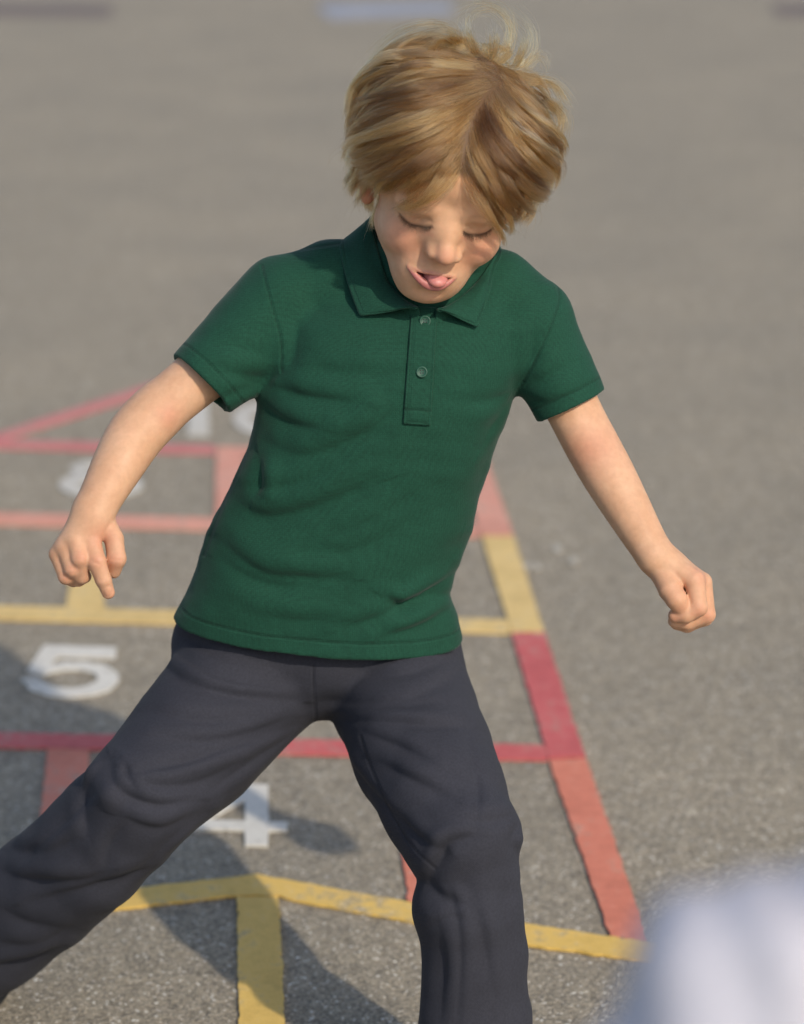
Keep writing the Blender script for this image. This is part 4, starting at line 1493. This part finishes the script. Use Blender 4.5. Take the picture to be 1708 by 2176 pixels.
def hair_object(name, S_m, tone, rad, parent, mat):
    W = m2w(S_m.reshape(-1, 3)) - origin(parent)
    n, k = S_m.shape[:2]
    hc = bpy.data.hair_curves.new(name)
    hc.add_curves([k] * n)
    hc.attributes['position'].data.foreach_set('vector', W.astype(np.float32).ravel())
    ra = hc.attributes.get('radius') or hc.attributes.new('radius', 'FLOAT', 'POINT')
    ra.data.foreach_set('value', np.tile(rad, n).astype(np.float32))
    ta = hc.attributes.new('tone', 'FLOAT', 'CURVE')
    ta.data.foreach_set('value', tone.astype(np.float32))
    hc.materials.append(mat)
    o = bpy.data.objects.new(name, hc)
    col.objects.link(o)
    o.parent = parent
    return o


rad = 0.00010 * np.interp(tpar, [0, 0.15, 0.7, 1], [0.9, 1, 0.85, 0.25])
hair = hair_object('hair', h2m(S.reshape(-1, 3)).reshape(S.shape), tone, rad, boy, M_HAIR)
hair['label'] = 'tousled blond hair falling over the forehead'

# ------------------------------------------------------------------ the child at the edge of the picture, close to the camera
def make_near_child():
    Z = 0.66
    P = lambda u, v, z: to_world(u, v, z)
    sh = P(1572, 1880, Z)                # shoulder point
    base = np.array([sh[0] + 0.13, sh[1], 0.0])
    o = empty('person', tuple(base))
    tag(o, 'white shirt shoulder of someone close to the camera, blurred in the lower right corner', 'person')
    hz = sh[2]
    L = lambda x, y, z: (np.array([x, y, z]) * 1000)
    f = Field(L(-0.24, -0.15, 0.40), L(0.24, 0.15, hz + 0.09), 5.0)
    f.ell(L(0, 0, hz - 0.17), (122, 84, 165), 10)
    f.cap(L(0, 0, hz - 0.22), L(0, 0, hz - 0.46), 100, 104, 40, flat=(0, 1, 0), ff=1.28)
    f.chain([L(-0.120, 0, hz - 0.036), L(-0.05, 0, hz - 0.027), L(0.05, 0, hz - 0.027), L(0.120, 0, hz - 0.036)], [34, 44, 44, 34], 20)
    for s in (-1, 1):
        f.chain([L(s * 0.120, 0, hz - 0.038), L(s * 0.136, 0, hz - 0.075), L(s * 0.150, 0.0, hz - 0.18), L(s * 0.158, 0.02, hz - 0.34)], [36, 37, 35, 30], 14)
    zc = (hz - 0.47) * 1000
    f.op(L(-0.24, -0.15, 0.35), L(0.24, 0.15, hz), lambda X, Y, Z: zc - Z + 0 * X + 0 * Y, 3, 'i')
    v, q = f.mesh(1)
    N = normals(v, q)
    a = np.arctan2(v[:, 0] - 0, v[:, 1])
    top = smoothstep(hz * 1000 + 60, hz * 1000 - 60, v[:, 2])
    d = 1.9 * np.sin((v[:, 0] * 1.0 + 0.25 * (v[:, 2] - hz * 1000)) / 5.2 + 1.3 * lowfreq(v, 60, 32)) + 2.5 * lowfreq(v, 45, 31)
    v = v + N * (d)[:, None]
    W = v / 1000 + base
    mesh_obj('shirt', W, q, M_WSHIRT, o)
    f = Field(L(-0.22, -0.14, 0.02), L(0.22, 0.16, hz + 0.28), 4.0)
    f.ell(L(0, 0, hz + 0.165), (66, 84, 92), 10)
    f.ell(L(0, 0.035, hz + 0.115), (50, 50, 62), 18)
    f.ell(L(0, 0.094, hz + 0.125), (9, 10, 12), 8)
    for s in (-1, 1):
        f.ell(L(s * 0.067, -0.005, hz + 0.13), (6, 14, 22), 4)
    f.chain([L(0, -0.005, hz - 0.03), L(0, 0, hz + 0.1)], [34, 36], 12)
    f.cap(L(0, 0, hz - 0.1), L(0, 0, hz - 0.35), 55, 60, 20)
    f.chain([L(-0.13, 0, hz - 0.05), L(0, 0, hz - 0.05), L(0.13, 0, hz - 0.05)], [20, 30, 20], 12)
    for s in (-1, 1):
        f.chain([L(s * 0.13, 0, hz - 0.05), L(s * 0.150, 0, hz - 0.18), L(s * 0.160, 0.02, hz - 0.33), L(s * 0.172, 0.05, hz - 0.44)], [20, 21, 20, 15], 8)
        f.cap(L(s * 0.172, 0.05, hz - 0.44), L(s * 0.168, 0.058, hz - 0.50), 16, 16, 6, flat=(1, 0, 0), ff=1.6)
        for i in range(4):
            y = 0.036 + 0.0145 * i
            f.chain([L(s * 0.168, y, hz - 0.50), L(s * 0.164, y + 0.002, hz - 0.53), L(s * 0.155, y + 0.002, hz - 0.55 - 0.004 * (1.5 - abs(i - 1.5)))], [7.5, 6.5, 5.5], 1.5)
        f.chain([L(s * 0.165, 0.07, hz - 0.46), L(s * 0.158, 0.09, hz - 0.49), L(s * 0.154, 0.094, hz - 0.515)], [9, 7.5, 6], 3)
    v, q = f.mesh(1)
    zero = np.zeros(len(v))
    sc = zero
    mesh_obj('body', v / 1000 + base, q, M_SKIN, o, dict(lip=zero, blush=zero, dark=zero, brow=zero, scalp=sc))
    f = Field(L(-0.17, -0.12, 0.02), L(0.17, 0.12, 0.66), 5.0)
    f.ell(L(0, 0, 0.53), (104, 76, 70), 10)
    for s in (-1, 1):
        f.chain([L(s * 0.055, 0, 0.50), L(s * 0.062, 0, 0.30), L(s * 0.062, -0.01, 0.10)], [54, 50, 46], 12)
    f.op(L(-0.17, -0.12, 0.0), L(0.17, 0.12, 0.2), lambda X, Y, Z: 62 - Z + 0 * X + 0 * Y, 2, 'i')
    v, q = f.mesh(1)
    mesh_obj('trousers', v / 1000 + base, q, M_TROUSER, o, {'seam': np.full(len(v), 99.0)})
    for s in (-1, 1):
        f = Field((-45, -75, -2), (45, 130, 90), 3.0)
        f.ell((0, 62, 24), (33, 52, 26), 10)
        f.ell((0, 0, 30), (28, 52, 34), 22)
        f.op((-60, -90, -10), (60, 140, 100), lambda X, Y, Z: 2 - Z + 0 * X + 0 * Y, 2, 'i')
        v, q = f.mesh(1)
        mesh_obj('shoe', v / 1000 + base + np.array([s * 0.062, 0.0, 0]), q, M_SHOE, o)
    # short hair all over the head
    c, r = np.array([0, 0, (hz + 0.165) * 1000]), np.array([66, 84, 92.0])
    d = rng.normal(size=(14000, 3))
    d /= np.linalg.norm(d, axis=1, keepdims=True)
    d = d[(d[:, 2] > 0.1 + 0.5 * d[:, 1]) | (d[:, 1] < -0.25) & (d[:, 2] > -0.45)][:7000]
    st = []
    for k in range(8):
        t = k / 7
        dd = d + np.array([0, 0.12, -0.55]) * t ** 1.3 * 0.8
        dd /= np.linalg.norm(dd, axis=1, keepdims=True)
        st.append(c + dd * (r + 0.5 + 9 * math.sqrt(t)) + rng.normal(0, 1.2, d.shape) * t)
    st = np.stack(st, 1) / 1000 + base
    hc = bpy.data.hair_curves.new('hair')
    hc.add_curves([8] * len(d))
    hc.attributes['position'].data.foreach_set('vector', (st - origin(o)).astype(np.float32).ravel())
    ra = hc.attributes.get('radius') or hc.attributes.new('radius', 'FLOAT', 'POINT')
    ra.data.foreach_set('value', np.tile(0.0003 * np.linspace(1, 0.3, 8), len(d)).astype(np.float32))
    ta = hc.attributes.new('tone', 'FLOAT', 'CURVE')
    ta.data.foreach_set('value', np.clip(rng.normal(0.12, 0.1, len(d)), 0, 1).astype(np.float32))
    hc.materials.append(M_HAIR)
    ho = bpy.data.objects.new('hair', hc)
    col.objects.link(ho)
    ho.parent = o


make_near_child()
